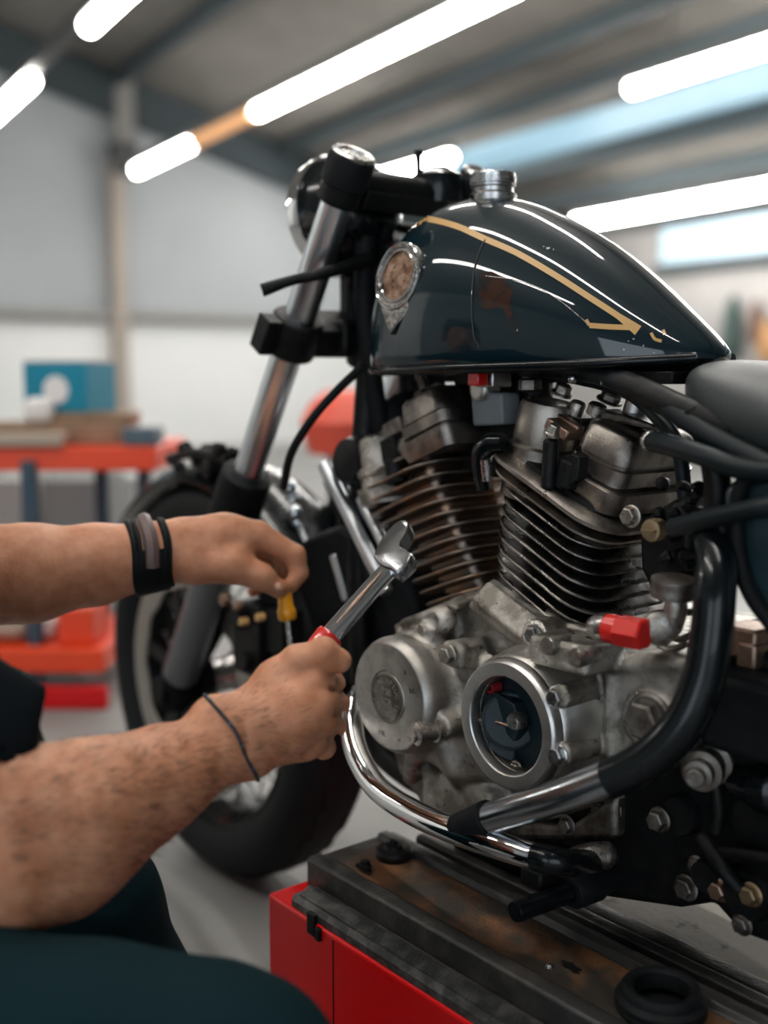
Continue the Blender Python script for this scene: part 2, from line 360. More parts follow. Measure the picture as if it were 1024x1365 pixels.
# gable rake beam along the top of the end wall
b = MB(); p = [RM(DU-.02, VR, roofz(VR)), RM(DU-.02, VRG, roofz(VRG)), RM(DU-.02, VRG, roofz(VRG)-.46), RM(DU-.02, VR, roofz(VR)-.46)]
b.rings([p, [q-RU*.14 for q in p]]); struct(b.build('trim_1', M['beam'], smooth=0))
# cladding ribs of the ceiling, running the length of the roof
b = MB()
for (px, py) in ((200, 60), (690, 60), (895, 60), (1010, 140)):
    r = ray(px, py); v = 4.164/(r.z/r.dot(RV)-.284)
    for u0, u1 in ((UB, DU-.2),):
        b.box(RM((u0+u1)/2, v, roofz(v)-.08), ((u1-u0)/2, .05, .07), (RU, RV, V((0, 0, 1))))
for v in (-7.9, -7.2, 2.6): b.box(RM((UB+DU)/2, v, roofz(v)-.08), ((DU-UB)/2, .06, .08), (RU, RV, V((0, 0, 1))))
struct(b.build('trim_2', M['beam'], smooth=0))
# skylight strip
def on_roof(px, py):
    r = ray(px, py); v = 4.164/(r.z/r.dot(RV)-.284); return r.dot(RU)*v/r.dot(RV), v
va = on_roof(900, 112)[1]; vb = on_roof(900, 158)[1]
b = MB(); p = [RM(.5, va, roofz(va)-.012), RM(10.9, va, roofz(va)-.012), RM(10.9, vb, roofz(vb)-.012), RM(.5, vb, roofz(vb)-.012)]
b.rings([p, [q-V((0, 0, .02)) for q in p]]); o = b.build('window_2', M['sky'], smooth=0); struct(o)
# conduits on the end wall
b = MB()
u, z0 = DU-.12, 0
def on_end(px, py, u=DU-.07):
    r = ray(px, py); t = u/r.dot(RU); return r.dot(RV)*t, CAM.z+r.z*t
v1, zt = on_end(152, 215); b.cyl(RM(u, v1, 0), RM(u, v1, zt), .09, n=12)
tag(b.build('wall_conduit', M['brownpipe']), 'tan vertical conduit running down the white end wall from the junction box', 'conduit')
b = MB(); v2, z2 = on_end(162, 92); v3, z3 = on_end(162, 190); b.bb(V((0, 0, 0)), V((0, 0, 0))) if False else None
b.box(RM(u, (v2+v3)/2, (z2+z3)/2), (.06, .10, (z2-z3)/2), (RU, RV, V((0, 0, 1)))); tag(b.build('ceiling_duct', M['pipe'], smooth=0), 'pale grey vertical duct rising from the junction box to the roof', 'duct')
b = MB(); v, z = on_end(160, 215); b.box(RM(u-.03, v, z), (.12, .13, .16), (RU, RV, V((0, 0, 1)))); tag(b.build('junction_box', M['housing'], smooth=0, bevel=.01), 'small grey junction box high on the white end wall', 'junction box')
b = MB(); v, z = on_end(100, 420); b.cyl(RM(u, -9+.7, z), RM(u, 5, z), .055, n=10); tag(b.build('cable_rail', M['pipe']), 'thin grey horizontal rail across the white end wall', 'rail')

# ------------------------------------------------------------------ hanging tube lights
def lamp(vz, spans, label, z=None, off=(), rail=False, rad=.048):
    v, z = vz
    u0 = min(s[0] for s in spans); u1 = max(s[1] for s in spans)
    root = empty('tube_light', RM((u0+u1)/2, v, z)); tag(root, label, 'ceiling light', 'long tube lights hung under the roof')
    hb = MB(); hb.box(RM((u0+u1)/2, v, z+.05), ((u1-u0)/2+.02, .045, .035), (RU, RV, V((0, 0, 1)))); hb.build('housing', M['housing'], root, smooth=0)
    for (a, c, lit) in spans:
        if lit is None: continue
        t = MB(); t.tube([RM(a+.03, v, z-.02), RM(c-.03, v, z-.02)], rad, n=14, smooth=False); t.build('diffuser', M['tubelight'] if lit else M['tubeoff'], root)
    if rail: rb0 = MB(); rb0.box(RM((u0+u1)/2, v, z-.165), ((u1-u0)/2+.6, .05, .045), (RU, RV, V((0, 0, 1)))); rb0.build('cable_tray', M['housing'], root, smooth=0)
    for uu in (u0+.4, u1-.4):
        w = MB(); w.cyl(RM(uu, v, z+.07), RM(uu, v, roofz(v)-.005), .006, n=6); w.build('hanging_wire', M['housing'], root)
    return root
ZL = .81+1.965
def vz_at(px, py, z=ZL):
    r = ray(px, py); return (r.dot(RV)/r.z*(z-CAM.z), z)
def U(px, py, v):
    r = ray(px, py); return r.dot(RU)*v/r.dot(RV)
vz = vz_at(78, 68)
lamp(vz, [(U(150, 0, vz[0])-1.2, U(117, 30, vz[0]), True), (U(117, 30, vz[0]), U(42, 108, vz[0]), None), (U(42, 108, vz[0]), U(-25, 178, vz[0]), True)], 'tube light over the white end wall, two lit lengths with a bare rail between')
vz = vz_at(400, 117)
lamp(vz, [(U(632, 0, vz[0])-1.5, U(508, 62, vz[0]), True), (U(508, 62, vz[0]), U(342, 145, vz[0]), True), (U(342, 145, vz[0]), U(256, 190, vz[0]), False), (U(256, 190, vz[0]), U(182, 228, vz[0]), True)], 'long row of tube light with one orange unlit length near its far end')
vz = vz_at(930, 86)
lamp(vz, [(U(1024, 58, vz[0])-2.5, U(838, 115, vz[0]), True)], 'tube light ending just below the blue skylight strip at upper right')
vz = vz_at(550, 221)
lamp(vz, [(U(603, 207, vz[0]), U(503, 236, vz[0]), True), (U(503, 236, vz[0]), U(420, 262, vz[0]), True)], 'short tube light seen between the handlebar and the fuel tank')
vz = vz_at(890, 271, .81+1.5)
lamp(vz, [(U(1024, 243, vz[0])-2.5, U(1012, 240, vz[0]), True), (U(1012, 240, vz[0]), U(935, 262, vz[0]), True), (U(935, 262, vz[0]), U(768, 296, vz[0]), True)], 'tube light above the side wall window behind the fuel tank', rad=.062, rail=True)
for (uu, vv) in ((1.9, 1.5), (.9, -.3), (2.8, -1.9), (7.5, 3.2)):  # unseen lamp rows, added to light the hands and engine
    lamp((vv, 3.3), [(uu-1.5, uu+1.5, True)], 'added tube light, out of view, over the motorcycle and the open half of the workshop')
# ================================================================== MOTORCYCLE
bike = empty('motorcycle', (.05, 0, 0))
tag(bike, 'black custom motorcycle with teal fuel tank and bare V-twin engine, propped on the lift', 'motorcycle')
BO = V((.05, 0, 0))
# ---- fuel tank: lofted teardrop
wf = sm1([-.200, -.194, -.18, -.15, -.10, -.05, .02, .09, .14, .18, .21, .235, .252, .264], [.006, .024, .038, .057, .080, .097, .112, .120, .1205, .1165, .105, .083, .05, .010])
tf = sm1([-.200, -.195, -.183, -.15, -.10, -.05, .0, .05, .10, .15, .19, .22, .245, .258, .264], [.828, .836, .848, .875, .914, .948, .975, .997, 1.010, 1.012, 1.003, .982, .948, .912, .89])
bf = sm1([-.200, -.18, -.1, 0, .15, .215, .245, .258, .264], [.824, .822, .818, .815, .812, .812, .816, .826, .85])
SEC = [(0, 0), (.5, 0), (.86, .0), (.955, .02), (.99, .06), (1, .12), (1, .2), (.988, .3), (.962, .4), (.92, .5), (.86, .6), (.775, .7), (.66, .795), (.52, .875), (.36, .94), (.18, .985), (0, 1)]
def sec(t):
    p, _ = SECC; i = t*(len(p)-1); k = min(int(i), len(p)-2); return p[k].lerp(p[k+1], i-k)
SECC = catmull([V((a, b, 0)) for a, b in SEC], [0]*len(SEC), 4)
def tank_ring(x):
    w, t, b = wf(x), tf(x), bf(x); L = [V((x, w*p.x, b+(t-b)*p.y)) for p in SECC[0]]
    return L+[V((p.x, -p.y, p.z)) for p in L[-2:0:-1]]
xs = [-.200, -.199, -.1975, -.195, -.19]+[-.18+.01*i for i in range(42)]+[.235, .24, .245, .249, .253, .2565, .26, .2625, .264]
tank = MB().rings([tank_ring(x) for x in xs]).build('fuel_tank', M['paint'], bike, smooth=180)
TB = bvh_of(tank, BO)
def on_tank(px, py, off=0):
    for k in range(60):
        l, n = hit(TB, px, py)
        if l is not None: return l+n*off, n
        px += (700-px)*.03; py += (400-py)*.03
# bottom flange
b = MB(); pts = [V((x, wf(x)*.955, bf(x)+.002)) for x in xs[4:-1:2]]
pts = pts+[V((.2645, 0, .842))]+[V((p.x, -p.y, p.z)) for p in pts[::-1]]
b.tube(pts, .0055, n=10, sub=3); b.build('tank_flange', M['blackgloss'], tank)
b = MB(); b.prism([V((x, wf(x)*.8, bf(x)-.0)) for x in (-.19, -.1, 0, .1, .2)]+[V((x, -wf(x)*.8, bf(x)-.0)) for x in (.2, .1, 0, -.1, -.19)], (0, 0, -.004)); b.build('tank_underside', M['blackmetal'], tank, bevel=.003)
# filler neck and cap
cx = PY(657, 262, 0); cx = V((cx.x, 0, tf(cx.x)))
b = MB(); b.lathe([(.026, -.012), (.027, .002), (.0235, .005), (.0235, .012)], cx, (0, 0, 1), 40); b.build('filler_neck', M['steel'], tank)
b = MB(); CS = .9
b = MB(); b.lathe([(a_*CS, .001+h_*CS) for a_, h_ in [(.018, .009), (.0265, .0095), (.0285, .011), (.0285, .0125), (.0268, .0133), (.0268, .0142), (.0285, .015), (.0285, .0165), (.0268, .0173), (.0268, .0182), (.0285, .019), (.0285, .0205), (.0270, .0212), (.0285, .022), (.0288, .0265), (.0275, .0282), (.022, .0288), (.0215, .0282), (.001, .0282)]], cx, (0, 0, 1), 64)
for i in range(60):
    a = 2*PI*i/60; e = V((math.cos(a), math.sin(a), 0)); b.box(cx+e*.0258+V((0, 0, .0178)), (.0006, .0008, .0032), (e, V((-e.y, e.x, 0)), V((0, 0, 1))))
b.build('filler_cap', M['steel'], tank)
# pinstripe and dark upright line on the side
def ribbon(pxs, wpx, off=.0006, sub=10, tp=None):
    P, _ = catmull([V((x, y, 0)) for x, y in pxs], [0]*len(pxs), sub); A, B2 = [], []
    n = len(P)
    for i, p in enumerate(P):
        t = (P[min(i+1, n-1)]-P[max(i-1, 0)]).normalized(); q = V((-t.y, t.x, 0)); w = wpx*(tp(i/(n-1)) if tp else 1)/2
        A.append(on_tank(p.x+q.x*w, p.y+q.y*w, off)[0]); B2.append(on_tank(p.x-q.x*w, p.y-q.y*w, off)[0])
    m = MB(); m.add(A+B2, [(i, i+1, n+i+1, n+i) for i in range(n-1)]); return m
b = ribbon([(540, 294), (556, 291), (580, 294), (612, 303), (645, 318), (690, 338), (740, 367), (785, 396), (822, 420), (851, 441)], 8, tp=lambda t: min(1, .25+t*6) if t < .9 else 1+(t-.9)*8)
b2 = ribbon([(846, 437), (815, 436), (786, 434)], 7)
n = len(b.v); b.v += b2.v; b.f += [tuple(i+n for i in f) for f in b2.f]; b.m += b2.m
for q in ([(782, 426), (786, 434)], [(868, 444), (873, 452), (882, 455)], [(884, 440), (886, 446)]):
    b2 = ribbon(q, 4, sub=4); n = len(b.v); b.v += b2.v; b.f += [tuple(i+n for i in f) for f in b2.f]; b.m += b2.m
b.build('pinstripe', M['gold'], tank, fix=False)
M['darkline'] = mat('dark_line', (.002, .003, .003), .4, coat=.5)
b = MB(); P, _ = catmull([V((x, y, 0)) for x, y in ((647, 320), (640, 335), (633, 358), (630, 390), (630, 425), (633, 450), (640, 464))], [0]*7, 6)
b.tube([on_tank(p.x, p.y, .0002)[0] for p in P], .0011, n=8, smooth=False); b.build('tank_dark_line', M['darkline'], tank)  # thin dark line down the tank side
b = MB()
P, _ = catmull([V((x, y, 0)) for x, y in ((648, 368), (690, 374), (735, 393), (775, 424), (784, 434))], [0]*5, 6)
b.tube([on_tank(p.x, p.y, .0001)[0] for p in P], .00045, n=6, smooth=False); b.build('reflection_line', M['steel'], tank)  # thin bright reflection drawn in as a metal line
M['chip'] = mat('paint_scuffs', (.35, .34, .32), .5)
M['brownrefl'] = mat('brown_reflection', (.030, .010, .005), .5, 0, coat=1, spec=.05, col2=(.006, .008, .009), vscale=60, mix=(.45, .62))  # brown reflection on the tank, painted in as a colour patch
b = MB()
for (x, y, sx, sy) in ((731, 331, 7, 3.5), (725, 329, 3, 1.6), (738, 333, 2, 1.5), (690, 440, 2.5, 2), (845, 452, 3, 1.5), (858, 461, 2, 2), (832, 466, 3, 1.5), (872, 470, 3, 1), (838, 455, 1.6, 1.2)):
    c, nn = on_tank(x, y, .0005); a, bb_, _ = frame_of(nn); k = random.uniform(.8, 1.2)
    b = MB(); b.add([c+a*(sx*.00035*math.cos(t)*random.uniform(.7, 1.2))+bb_*(sy*.0006*math.sin(t)*random.uniform(.7, 1.2)) for t in [i*PI/6 for i in range(12)]], [tuple(range(12))]); b.build('paint_chip', M['chip'], tank, fix=False)
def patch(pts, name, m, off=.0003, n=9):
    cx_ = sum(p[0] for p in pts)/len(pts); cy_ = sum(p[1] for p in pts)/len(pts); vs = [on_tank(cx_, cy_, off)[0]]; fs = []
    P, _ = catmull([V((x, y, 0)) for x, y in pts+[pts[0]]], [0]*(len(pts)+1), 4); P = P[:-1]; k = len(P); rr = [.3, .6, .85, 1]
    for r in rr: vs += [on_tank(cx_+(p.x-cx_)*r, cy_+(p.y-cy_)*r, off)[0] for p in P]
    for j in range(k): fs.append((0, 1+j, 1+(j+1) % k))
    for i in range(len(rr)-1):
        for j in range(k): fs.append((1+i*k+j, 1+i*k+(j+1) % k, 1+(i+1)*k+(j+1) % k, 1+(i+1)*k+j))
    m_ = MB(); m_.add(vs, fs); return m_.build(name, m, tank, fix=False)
patch([(640, 365), (655, 362), (672, 372), (684, 388), (680, 402), (686, 425), (690, 442), (684, 444), (676, 422), (668, 410), (645, 412), (637, 395)], 'reflection_patch', M['brownrefl'])
# ---- emblem
def emblem():
    c, n = on_tank(534, 369); n = (n*.6+V((-.12, .55, .05))).normalized(); up_ = (V((0, 0, 1))-n*n.z).normalized(); sx = up_.cross(n)
    c = c+n*.001
    e = MB(); nn = 48; R0 = .0345
    def ell(r, h, k=1.12): return [c+sx*(r*math.cos(2*PI*i/nn))+up_*(r*k*math.sin(2*PI*i/nn))+n*h for i in range(nn)]
    e.rings([ell(R0, -.012), ell(R0, .0025), ell(R0-.001, .0042), ell(R0-.003, .0048), ell(R0-.0045, .0042), ell(R0-.005, .003), ell(R0-.0065, .003), ell(R0-.0072, .0042), ell(R0-.0085, .0042), ell(R0-.0095, .002), ell(.001, .002)])
    for i in range(44):                                   # raised beads and ticks round the rim
        a = 2*PI*i/44; p = c+sx*((R0-.0028)*math.cos(a))+up_*((R0-.0028)*1.12*math.sin(a))+n*.005
        if i % 3: e.ball(p, .0011, 6)
    q = c+sx*(-.026)+up_*(-.011)+n*.004; e.ball(q, .0055, 12)
    w = [c+sx*x+up_*z for x, z in ((.024, -.026), (.026, -.038), (.0, -.066), (-.026, -.030), (-.022, -.024), (0, -.036))]
    e.rings([[p-n*.006 for p in w], [p+n*.0016 for p in w], [p+(c-up_*.04-p)*.12+n*.0032 for p in w]])
    for x, z in ((.012, -.043), (-.008, -.045), (.0, -.056)): e.ball(c+sx*x+up_*z+n*.003, .003, 8, sc=(1, .6, 1.4))
    eo = e.build('emblem', M['emb'], tank, smooth=35)
    f = MB()
    for rr_, w_ in ((R0-.0008, .0011), (R0-.0088, .0009)): q_ = ell(rr_, .0042); f.tube(q_+[q_[0]], w_, n=8, smooth=False, cap=False)
    f.build('emblem_rim', M['chrome'], tank)
    f = MB(); f.rings([ell(R0-.0092, .0012), ell(R0-.0092, .0024), ell(.02, .0034), ell(.012, .0028), ell(.001, .0036)])
    f.build('emblem_disc', M['brass'], tank)
    g = MB()
    for r in (.0215, .013): 
        for i in range(40):
            a = 2*PI*i/40
            if math.sin(i*12.9898+r*900)*43758.5 % 1 > .35: g.ball(c+sx*(r*math.cos(a))+up_*(r*1.12*math.sin(a))+n*.0033, .0011, 6, sc=(1, 1, random.uniform(.7, 1.8)))
    for i in range(26):
        x, z = random.uniform(-.012, .012), random.uniform(-.013, .013); g.ball(c+sx*x+up_*z+n*.0032, random.uniform(.0012, .0022), 6, sc=(1, .7, 1.3))
    g.build('emblem_relief', M['brass'], tank)
M['emb'] = mat('worn_silver', (.34, .33, .32), .26, 1, bump=.4, bscale=700, col2=(.13, .12, .11), vscale=260)
M['brass'] = mat('tarnished_copper_disc', (.36, .24, .17), .45, .8, bump=1.0, bscale=380, col2=(.16, .085, .05), vscale=70)
emblem()

# ---- frame
def T(name, pts, r, m='blackmetal', parent=bike, **k):
    b = MB(); b.tube(pts, r, **k); return b.build(name, M[m], parent)
fr = T('frame', [(.30, 0, .90), (.14, 0, .825), (-.14, 0, .825), (-.22, 0, .80), (-.42, 0, .76)], .018)
for s in (1, -1):
    T('down_tube', [(.30, s*.03, .86), (.305, s*.04, .74), (.305, s*.05, .52), (.27, s*.06, .36), (.20, s*.06, .315), (.06, s*.055, .31), (-.12, s*.05, .32)], .016, parent=fr)
T('steering_head', [(.277, 0, .97), (.345, 0, .82)], .033, parent=fr)
# radiator-like horn/coil shapes between down tubes and tank
# ---- fork
def fork(s):
    y = .105*s
    f0 = PY(463, 232, .105); f0.y = y; f1 = PY(236, 915, .105); f1.y = y; ax = (f1-f0).normalized()
    L = (f1-f0).length
    def at(px, py): q = PY(px, py, .105); q.y = y; return f0+ax*((q-f0).dot(ax))
    root = MB().tube([f0, f0+ax*(L*.62)], .0205, smooth=False, n=24).build('fork_leg', M['forkchrome'], bike)
    b = MB(); a = at(460, 250); c = at(467, 205)
    b.lathe([(.0, 0), (.026, 0), (.029, .003), (.029, (c-a).length-.003), (.027, (c-a).length)], a, c-a, 32, cap=False); b.build('fork_cap_sleeve', M['blackrub'], root)
    b = MB(); b.lathe([(.026, 0), (.0265, .003), (.024, .005), (.019, .0045), (.018, .002), (.001, .002)], c, c-a, 32); b.build('fork_cap', M['steel'], root)
    b = MB(); a = at(325, 622); c = at(300, 690); b.lathe([(.028, 0), (.036, .004), (.037, .03), (.036, (c-a).length), (.030, (c-a).length+.006)], a, c-a, 32); b.build('dust_seal', M['blackrub'], root)
    b = MB(); a = at(303, 680); c = at(240, 905); b.lathe([(.028, 0), (.029, .01), (.029, (c-a).length-.01), (.025, (c-a).length)], a, c-a, 28); b.build('slider', M['forkgrey'], root)
    b = MB(); b.lathe([(.026, -.01), (.030, 0), (.030, .045), (.024, .05)], c, ax, 24)
    b.cyl(c+ax*.02+V((0, .035, 0)), c+ax*.02-V((0, .05, 0)), .02, n=20, ch=.002); b.build('fork_foot', M['blackrub'], root)
    return root, at
fl, fat = fork(1); frr, _ = fork(-1)
AX = (fat(240, 900)-fat(460, 240)).normalized()
def mid(p): return V((p.x, 0, p.z))
for nm, px, py, h in (('upper_fork_clamp', 458, 256, .016), ('lower_fork_clamp', 388, 442, .026)):
    c = fat(px, py); fwd = V((0, 1, 0)).cross(AX); b = MB()
    if nm[0] == 'l':
        for s in (1, -1): b.cyl(V((c.x, s*.105, c.z))-AX*h, V((c.x, s*.105, c.z))+AX*h, .034, n=24, ch=.003); b.box(V((c.x, s*.146, c.z)), (.014, .012, h*.9), (fwd, V((0, 1, 0)), AX))
    else:
        for s in (1, -1): b.cyl(V((c.x, s*.105, c.z))-AX*h, V((c.x, s*.105, c.z))+AX*h, .027, n=24, ch=.003)
    b.box(mid(c)-fwd*.005, (.030, .085, h*.75), (fwd, V((0, 1, 0)), AX)); b.build(nm, M['blackmetal'], bike, bevel=.003)
# handlebar riser bar seen between fork top and tank
T('handlebar', [(.262, .10, 1.034), (.258, .06, 1.034), (.257, -.06, 1.032), (.262, -.13, 1.02), (.27, -.2, .99), (.24, -.28, .93), (.20, -.34, .90)], .019, 'blackmetal')
hb = MB(); hb.lathe([(.017, 0), (.034, .003), (.038, .02), (.036, .038), (.02, .05), (.003, .053)], (.262, -.045, 1.018), (0.1, 0, 1), 28); hb.build('speedometer', M['blackgloss'], bike)
hb = MB(); hb.cyl((.27, -.02, 1.06), (.27, -.02, 1.085), .0035, n=8); hb.cyl((.27, -.02, 1.083), (.27, -.02, 1.089), .006, n=10); hb.build('cable_adjuster', M['blackmetal'], bike)
# lever sticking out
a = PY(349, 387, .19); c = PY(430, 365, .13); e = PY(492, 345, .05)
T('hand_lever', [a, a.lerp(c, .5)+V((0, 0, .002)), c, e], [.008, .0062, .007, .009])
# headlight
hc = PY(458, 288, .03)
hd = V((.93, 0, -.12)).normalized()
hl = MB().lathe([(.012, -.075), (.038, -.07), (.060, -.048), (.068, -.018), (.071, 0)], hc, hd, 40).build('headlight', M['blackgloss'], bike)
b = MB(); b.lathe([(.070, -.004), (.078, -.006), (.080, .004), (.079, .016), (.073, .020), (.070, .014)], hc, hd, 48, cap=False); b.build('headlight_rim', M['chrome'], hl)
b = MB(); b.lathe([(.071, .012), (.058, .022), (.04, .028), (.001, .03)], hc, hd, 40); b.build('headlight_lens', mat('headlight_glass', (.7, .75, .75), .08, spec=.6), hl)
for s in (1, -1): T('headlight_bracket', [hc+V((-.02, s*.072, -.01)), hc+V((-.06, s*.08, -.02)), (.33, s*.11, .99)], .008)
# cables
T('brake_hose', [PY(484, 488, .10), PY(450, 520, .11), PY(415, 560, .13), PY(388, 605, .14), PY(378, 650, .12)], .0055, 'blackrub')
T('clutch_cable', [PY(470, 300, .09), PY(488, 340, .02), PY(494, 420, -.03), PY(490, 520, -.05), PY(498, 600, -.06), PY(520, 700, -.07)], .0055, 'blackrub')
T('clutch_cable', [PY(520, 300, .02), PY(480, 380, .02), PY(478, 470, .0), PY(486, 560, -.03)], .007, 'blackrub')
T('wiring_loom', [(.29, .05, .98), (.292, .05, .90), (.287, .04, .80), (.29, .02, .68), (.30, .03, .55)], .013, 'blackrub')
T('wiring_loom', [(.28, -.05, .98), (.28, -.06, .88), (.28, -.04, .78), (.27, -.02, .68)], .015, 'blackrub')
b = MB(); b.ball(PY(436, 446, .03), .020, 14, sc=(1, 1, 1.2)); b.box(PY(470, 450, .02), (.022, .03, .022)); b.box(PY(474, 395, .0), (.012, .02, .045)); b.box(PY(480, 330, .0), (.010, .02, .05)); b.build('horn_bracket', M['blackmetal'], bike, bevel=.006)
b = MB(); p = PY(478, 312, .03); b.cyl(p, p+V((0, .03, 0)), .009, n=14, ch=.002); p = PY(436, 330, .06); b.cyl(p, p+V((0, .02, 0)), .01, n=14, ch=.002); b.build('cable_ferrule', M['steel'], bike)
b = MB(); b.ball((.315, 0, .60), .05, 18, sc=(.5, 1.0, 1.6)); b.ball((.29, -.02, .74), .04, 16, sc=(.8, 1.4, 1.2)); b.build('regulator_housing', M['blackrub'], bike)
b = MB(); c = PY(474, 615, .06); b.lathe([(.014, -.02), (.03, -.018), (.034, 0), (.028, .016), (.01, .02)], c, (0, 1, .1), 28); b.build('horn', M['blackmetal'], bike)
# ---- front wheel
wh = empty('front_wheel'); wh.parent = bike; wh.location = (0, 0, 0)
def wheel_parts(root, cx_, rotor=True):
    c = V((cx_, 0, .325)); Rr = .238
    k = [(Rr, -.050), (Rr+.014, -.064), (.272, -.070), (.298, -.063), (.314, -.045), (.322, -.025), (.325, 0), (.322, .025), (.314, .045), (.298, .063), (.272, .070), (Rr+.014, .064), (Rr, .050), (Rr-.003, .03), (Rr-.003, -.03)]
    n = 120; w = MB(); rings = []
    for i in range(n):
        a = 2*PI*i/n; e = V((math.cos(a), 0, math.sin(a))); rings.append([c+e*r+V((0, y, 0)) for r, y in k])
    rings.append(rings[0]); w.rings(rings, cap=False)
    for i in range(64):
        a = 2*PI*i/64; e = V((math.cos(a), 0, math.sin(a))); t = V((-e.z, 0, e.x))
        for s in (1, -1): w.box(c+e*.3155+V((0, s*.018+(.003 if i % 2 else -.003), 0)), (.0135, .012, .0075), (t, V((0, 1, 0)), e))
    w.build('tyre', M['tyre'], root, smooth=35)
    w = MB(); rings = []
    k2 = [(Rr+.004, .052), (Rr-.004, .054), (Rr-.010, .046), (Rr-.02, .036), (Rr-.028, .015), (Rr-.028, -.015), (Rr-.02, -.036), (Rr-.010, -.046), (Rr-.004, -.054), (Rr+.004, -.052)]
    for i in range(n+1):
        a = 2*PI*i/n; e = V((math.cos(a), 0, math.sin(a))); rings.append([c+e*r+V((0, y, 0)) for r, y in k2])
    w.rings(rings, cap=False); w.build('rim', M['blackgloss'], root)
    h = MB(); h.lathe([(.02, -.07), (.045, -.065), (.045, -.055), (.03, -.045), (.028, .045), (.045, .055), (.045, .062), (.022, .07)], c, (0, 1, 0), 36); h.cyl(c-V((0, .115, 0)), c+V((0, .115, 0)), .011, n=16); h.build('hub', M['steel'], root)
    s = MB()
    for i in range(40):
        a = 2*PI*i/40; sd = 1 if i % 2 else -1; d = .42*(1 if (i//2) % 2 else -1); e0 = V((math.cos(a+d), 0, math.sin(a+d))); e1 = V((math.cos(a), 0, math.sin(a)))
        s.cyl(c+e0*.041+V((0, sd*.056, 0)), c+e1*.214+V((0, sd*.010, 0)), .0022, n=8); s.cyl(c+e1*.203+V((0, sd*.013, 0)), c+e1*.216+V((0, sd*.009, 0)), .0042, n=8)
    s.build('spokes', M['steel'], root)
    if rotor:
        r = MB(); rings = []
        for i in range(n+1):
            a = 2*PI*i/n; e = V((math.cos(a), 0, math.sin(a))); ri = .150+.003*math.cos(a*12); rings.append([c+e*q+V((0, y, 0)) for q, y in ((ri, .072), (.19, .072), (.19, .077), (ri, .077))])
        r.rings(rings, cap=False); r.build('brake_rotor', M['rotor'], root)
        r = MB()
        for i in range(6):
            a = 2*PI*i/6+.2; e = V((math.cos(a), 0, math.sin(a))); t = V((-e.z, 0, e.x)); r.box(c+e*.10+V((0, .072, 0)), (.055, .003, .011), (e, V((0, 1, 0)), t))
        r.lathe([(.03, .06), (.06, .062), (.06, .078), (.03, .08)], c, (0, 1, 0), 30); r.build('rotor_carrier', M['blackmetal'], root)
wheel_parts(wh, .712)
rw = empty('rear_wheel'); rw.parent = bike; rw.location = (0, 0, 0); wheel_parts(rw, -.86, False)
# fender over the front wheel, brake caliper and its clutter
def fender(name, cx_, a0, a1, r0=.352, hw=.082, m='blackgloss'):
    c = V((cx_, 0, .325)); rings = []; n = 40
    for i in range(n+1):
        a = R(a0+(a1-a0)*i/n); e = V((math.cos(a), 0, math.sin(a))); sec_ = []
        for j in range(13):
            t = -1+2*j/12; sec_.append(c+e*(r0+.0-.030*abs(t)**2.4)+V((0, hw*t, 0)))
        for j in range(12, -1, -1):
            t = -1+2*j/12; sec_.append(c+e*(r0-.004-.030*abs(t)**2.4)+V((0, hw*t*.97, 0)))
        rings.append(sec_)
    return MB().rings(rings).build(name, M[m], bike)
fender('front_fender', .712, 42, 142)
fender('rear_fender', -.86, 20, 150, hw=.10)
b = MB(); cc = PY(345, 850, .085)
b.box(cc, (.035, .022, .05)); b.box(cc+V((-.05, -.005, .02)), (.03, .018, .03)); b.cyl(cc+V((.01, .018, .03)), cc+V((.01, .035, .03)), .016, n=16, ch=.002); b.cyl(cc+V((-.005, .02, -.03)), cc+V((-.005, .034, -.03)), .014, n=16, ch=.002)
cal = b.build('brake_caliper', M['blackmetal'], bike, bevel=.006)
for px, py, r, m_ in ((305, 798, .010, 'copper'), (322, 806, .007, 'copper'), (330, 828, .006, 'gold'), (352, 822, .006, 'gold')):
    b = MB(); p = PY(px, py, .118); b.hexa(p, p+V((0, .012, 0)), r); b.build('caliper_fitting', M[m_], cal)
# clutter over the fender: axle-adjust bracket seen left of the fork
b = MB()
random.seed(3)
for px, py, r in ((232, 612, .012), (248, 600, .014), (262, 612, .012), (278, 604, .016), (292, 600, .012), (300, 615, .018), (285, 622, .02), (262, 628, .014), (240, 622, .011), (310, 606, .012)):
    p = PY(px, py, .06+random.uniform(-.02, .03)); b.lathe([(r*.6, -r*.8), (r, -r*.5), (r, r*.5), (r*.6, r*.8)], p, (random.uniform(-.5, .5), 1, random.uniform(-.5, .5)), 10)
b.tube([PY(225, 612, .08), PY(262, 603, .08), PY(305, 612, .08)], .007); b.build('fender_bracket', M['blackmetal'], bike)
# lower fork clutter: speed sensor rods right of the fork
rods = MB()
for (x0, y0, x1, y1, yy, r, mi) in ((383, 642, 392, 668, .02, .011, 0), (392, 675, 396, 700, .02, .009, 0), (398, 700, 440, 792, .02, .0065, 0), (415, 690, 445, 740, -.03, .009, 1), (432, 618, 516, 790, .065, .0095, 0), (462, 628, 530, 760, .05, .008, 0), (470, 700, 500, 800, .05, .006, 1), (445, 740, 462, 800, .06, .006, 0)):
    rods.cyl(PY(x0, y0, yy), PY(x1, y1, yy), r, n=12, m=mi, ch=.001)
for px, py in ((384, 650), (392, 684)): rods.ball(PY(px, py, .03), .012, 12)
rods.build('oil_cooler_line', [M['forkchrome'], M['blackmetal']], bike)
b = MB()
for k in range(4):
    p = PY(440+14*k, 640+16*k, -.01+.01*k); q = PY(490+10*k, 800+6*k, -.01+.01*k); b.tube([p, p.lerp(q, .4)+V((-.012, 0, 0)), q], .010, n=10)
b.build('exhaust_header_shield', M['blackgloss'], bike)
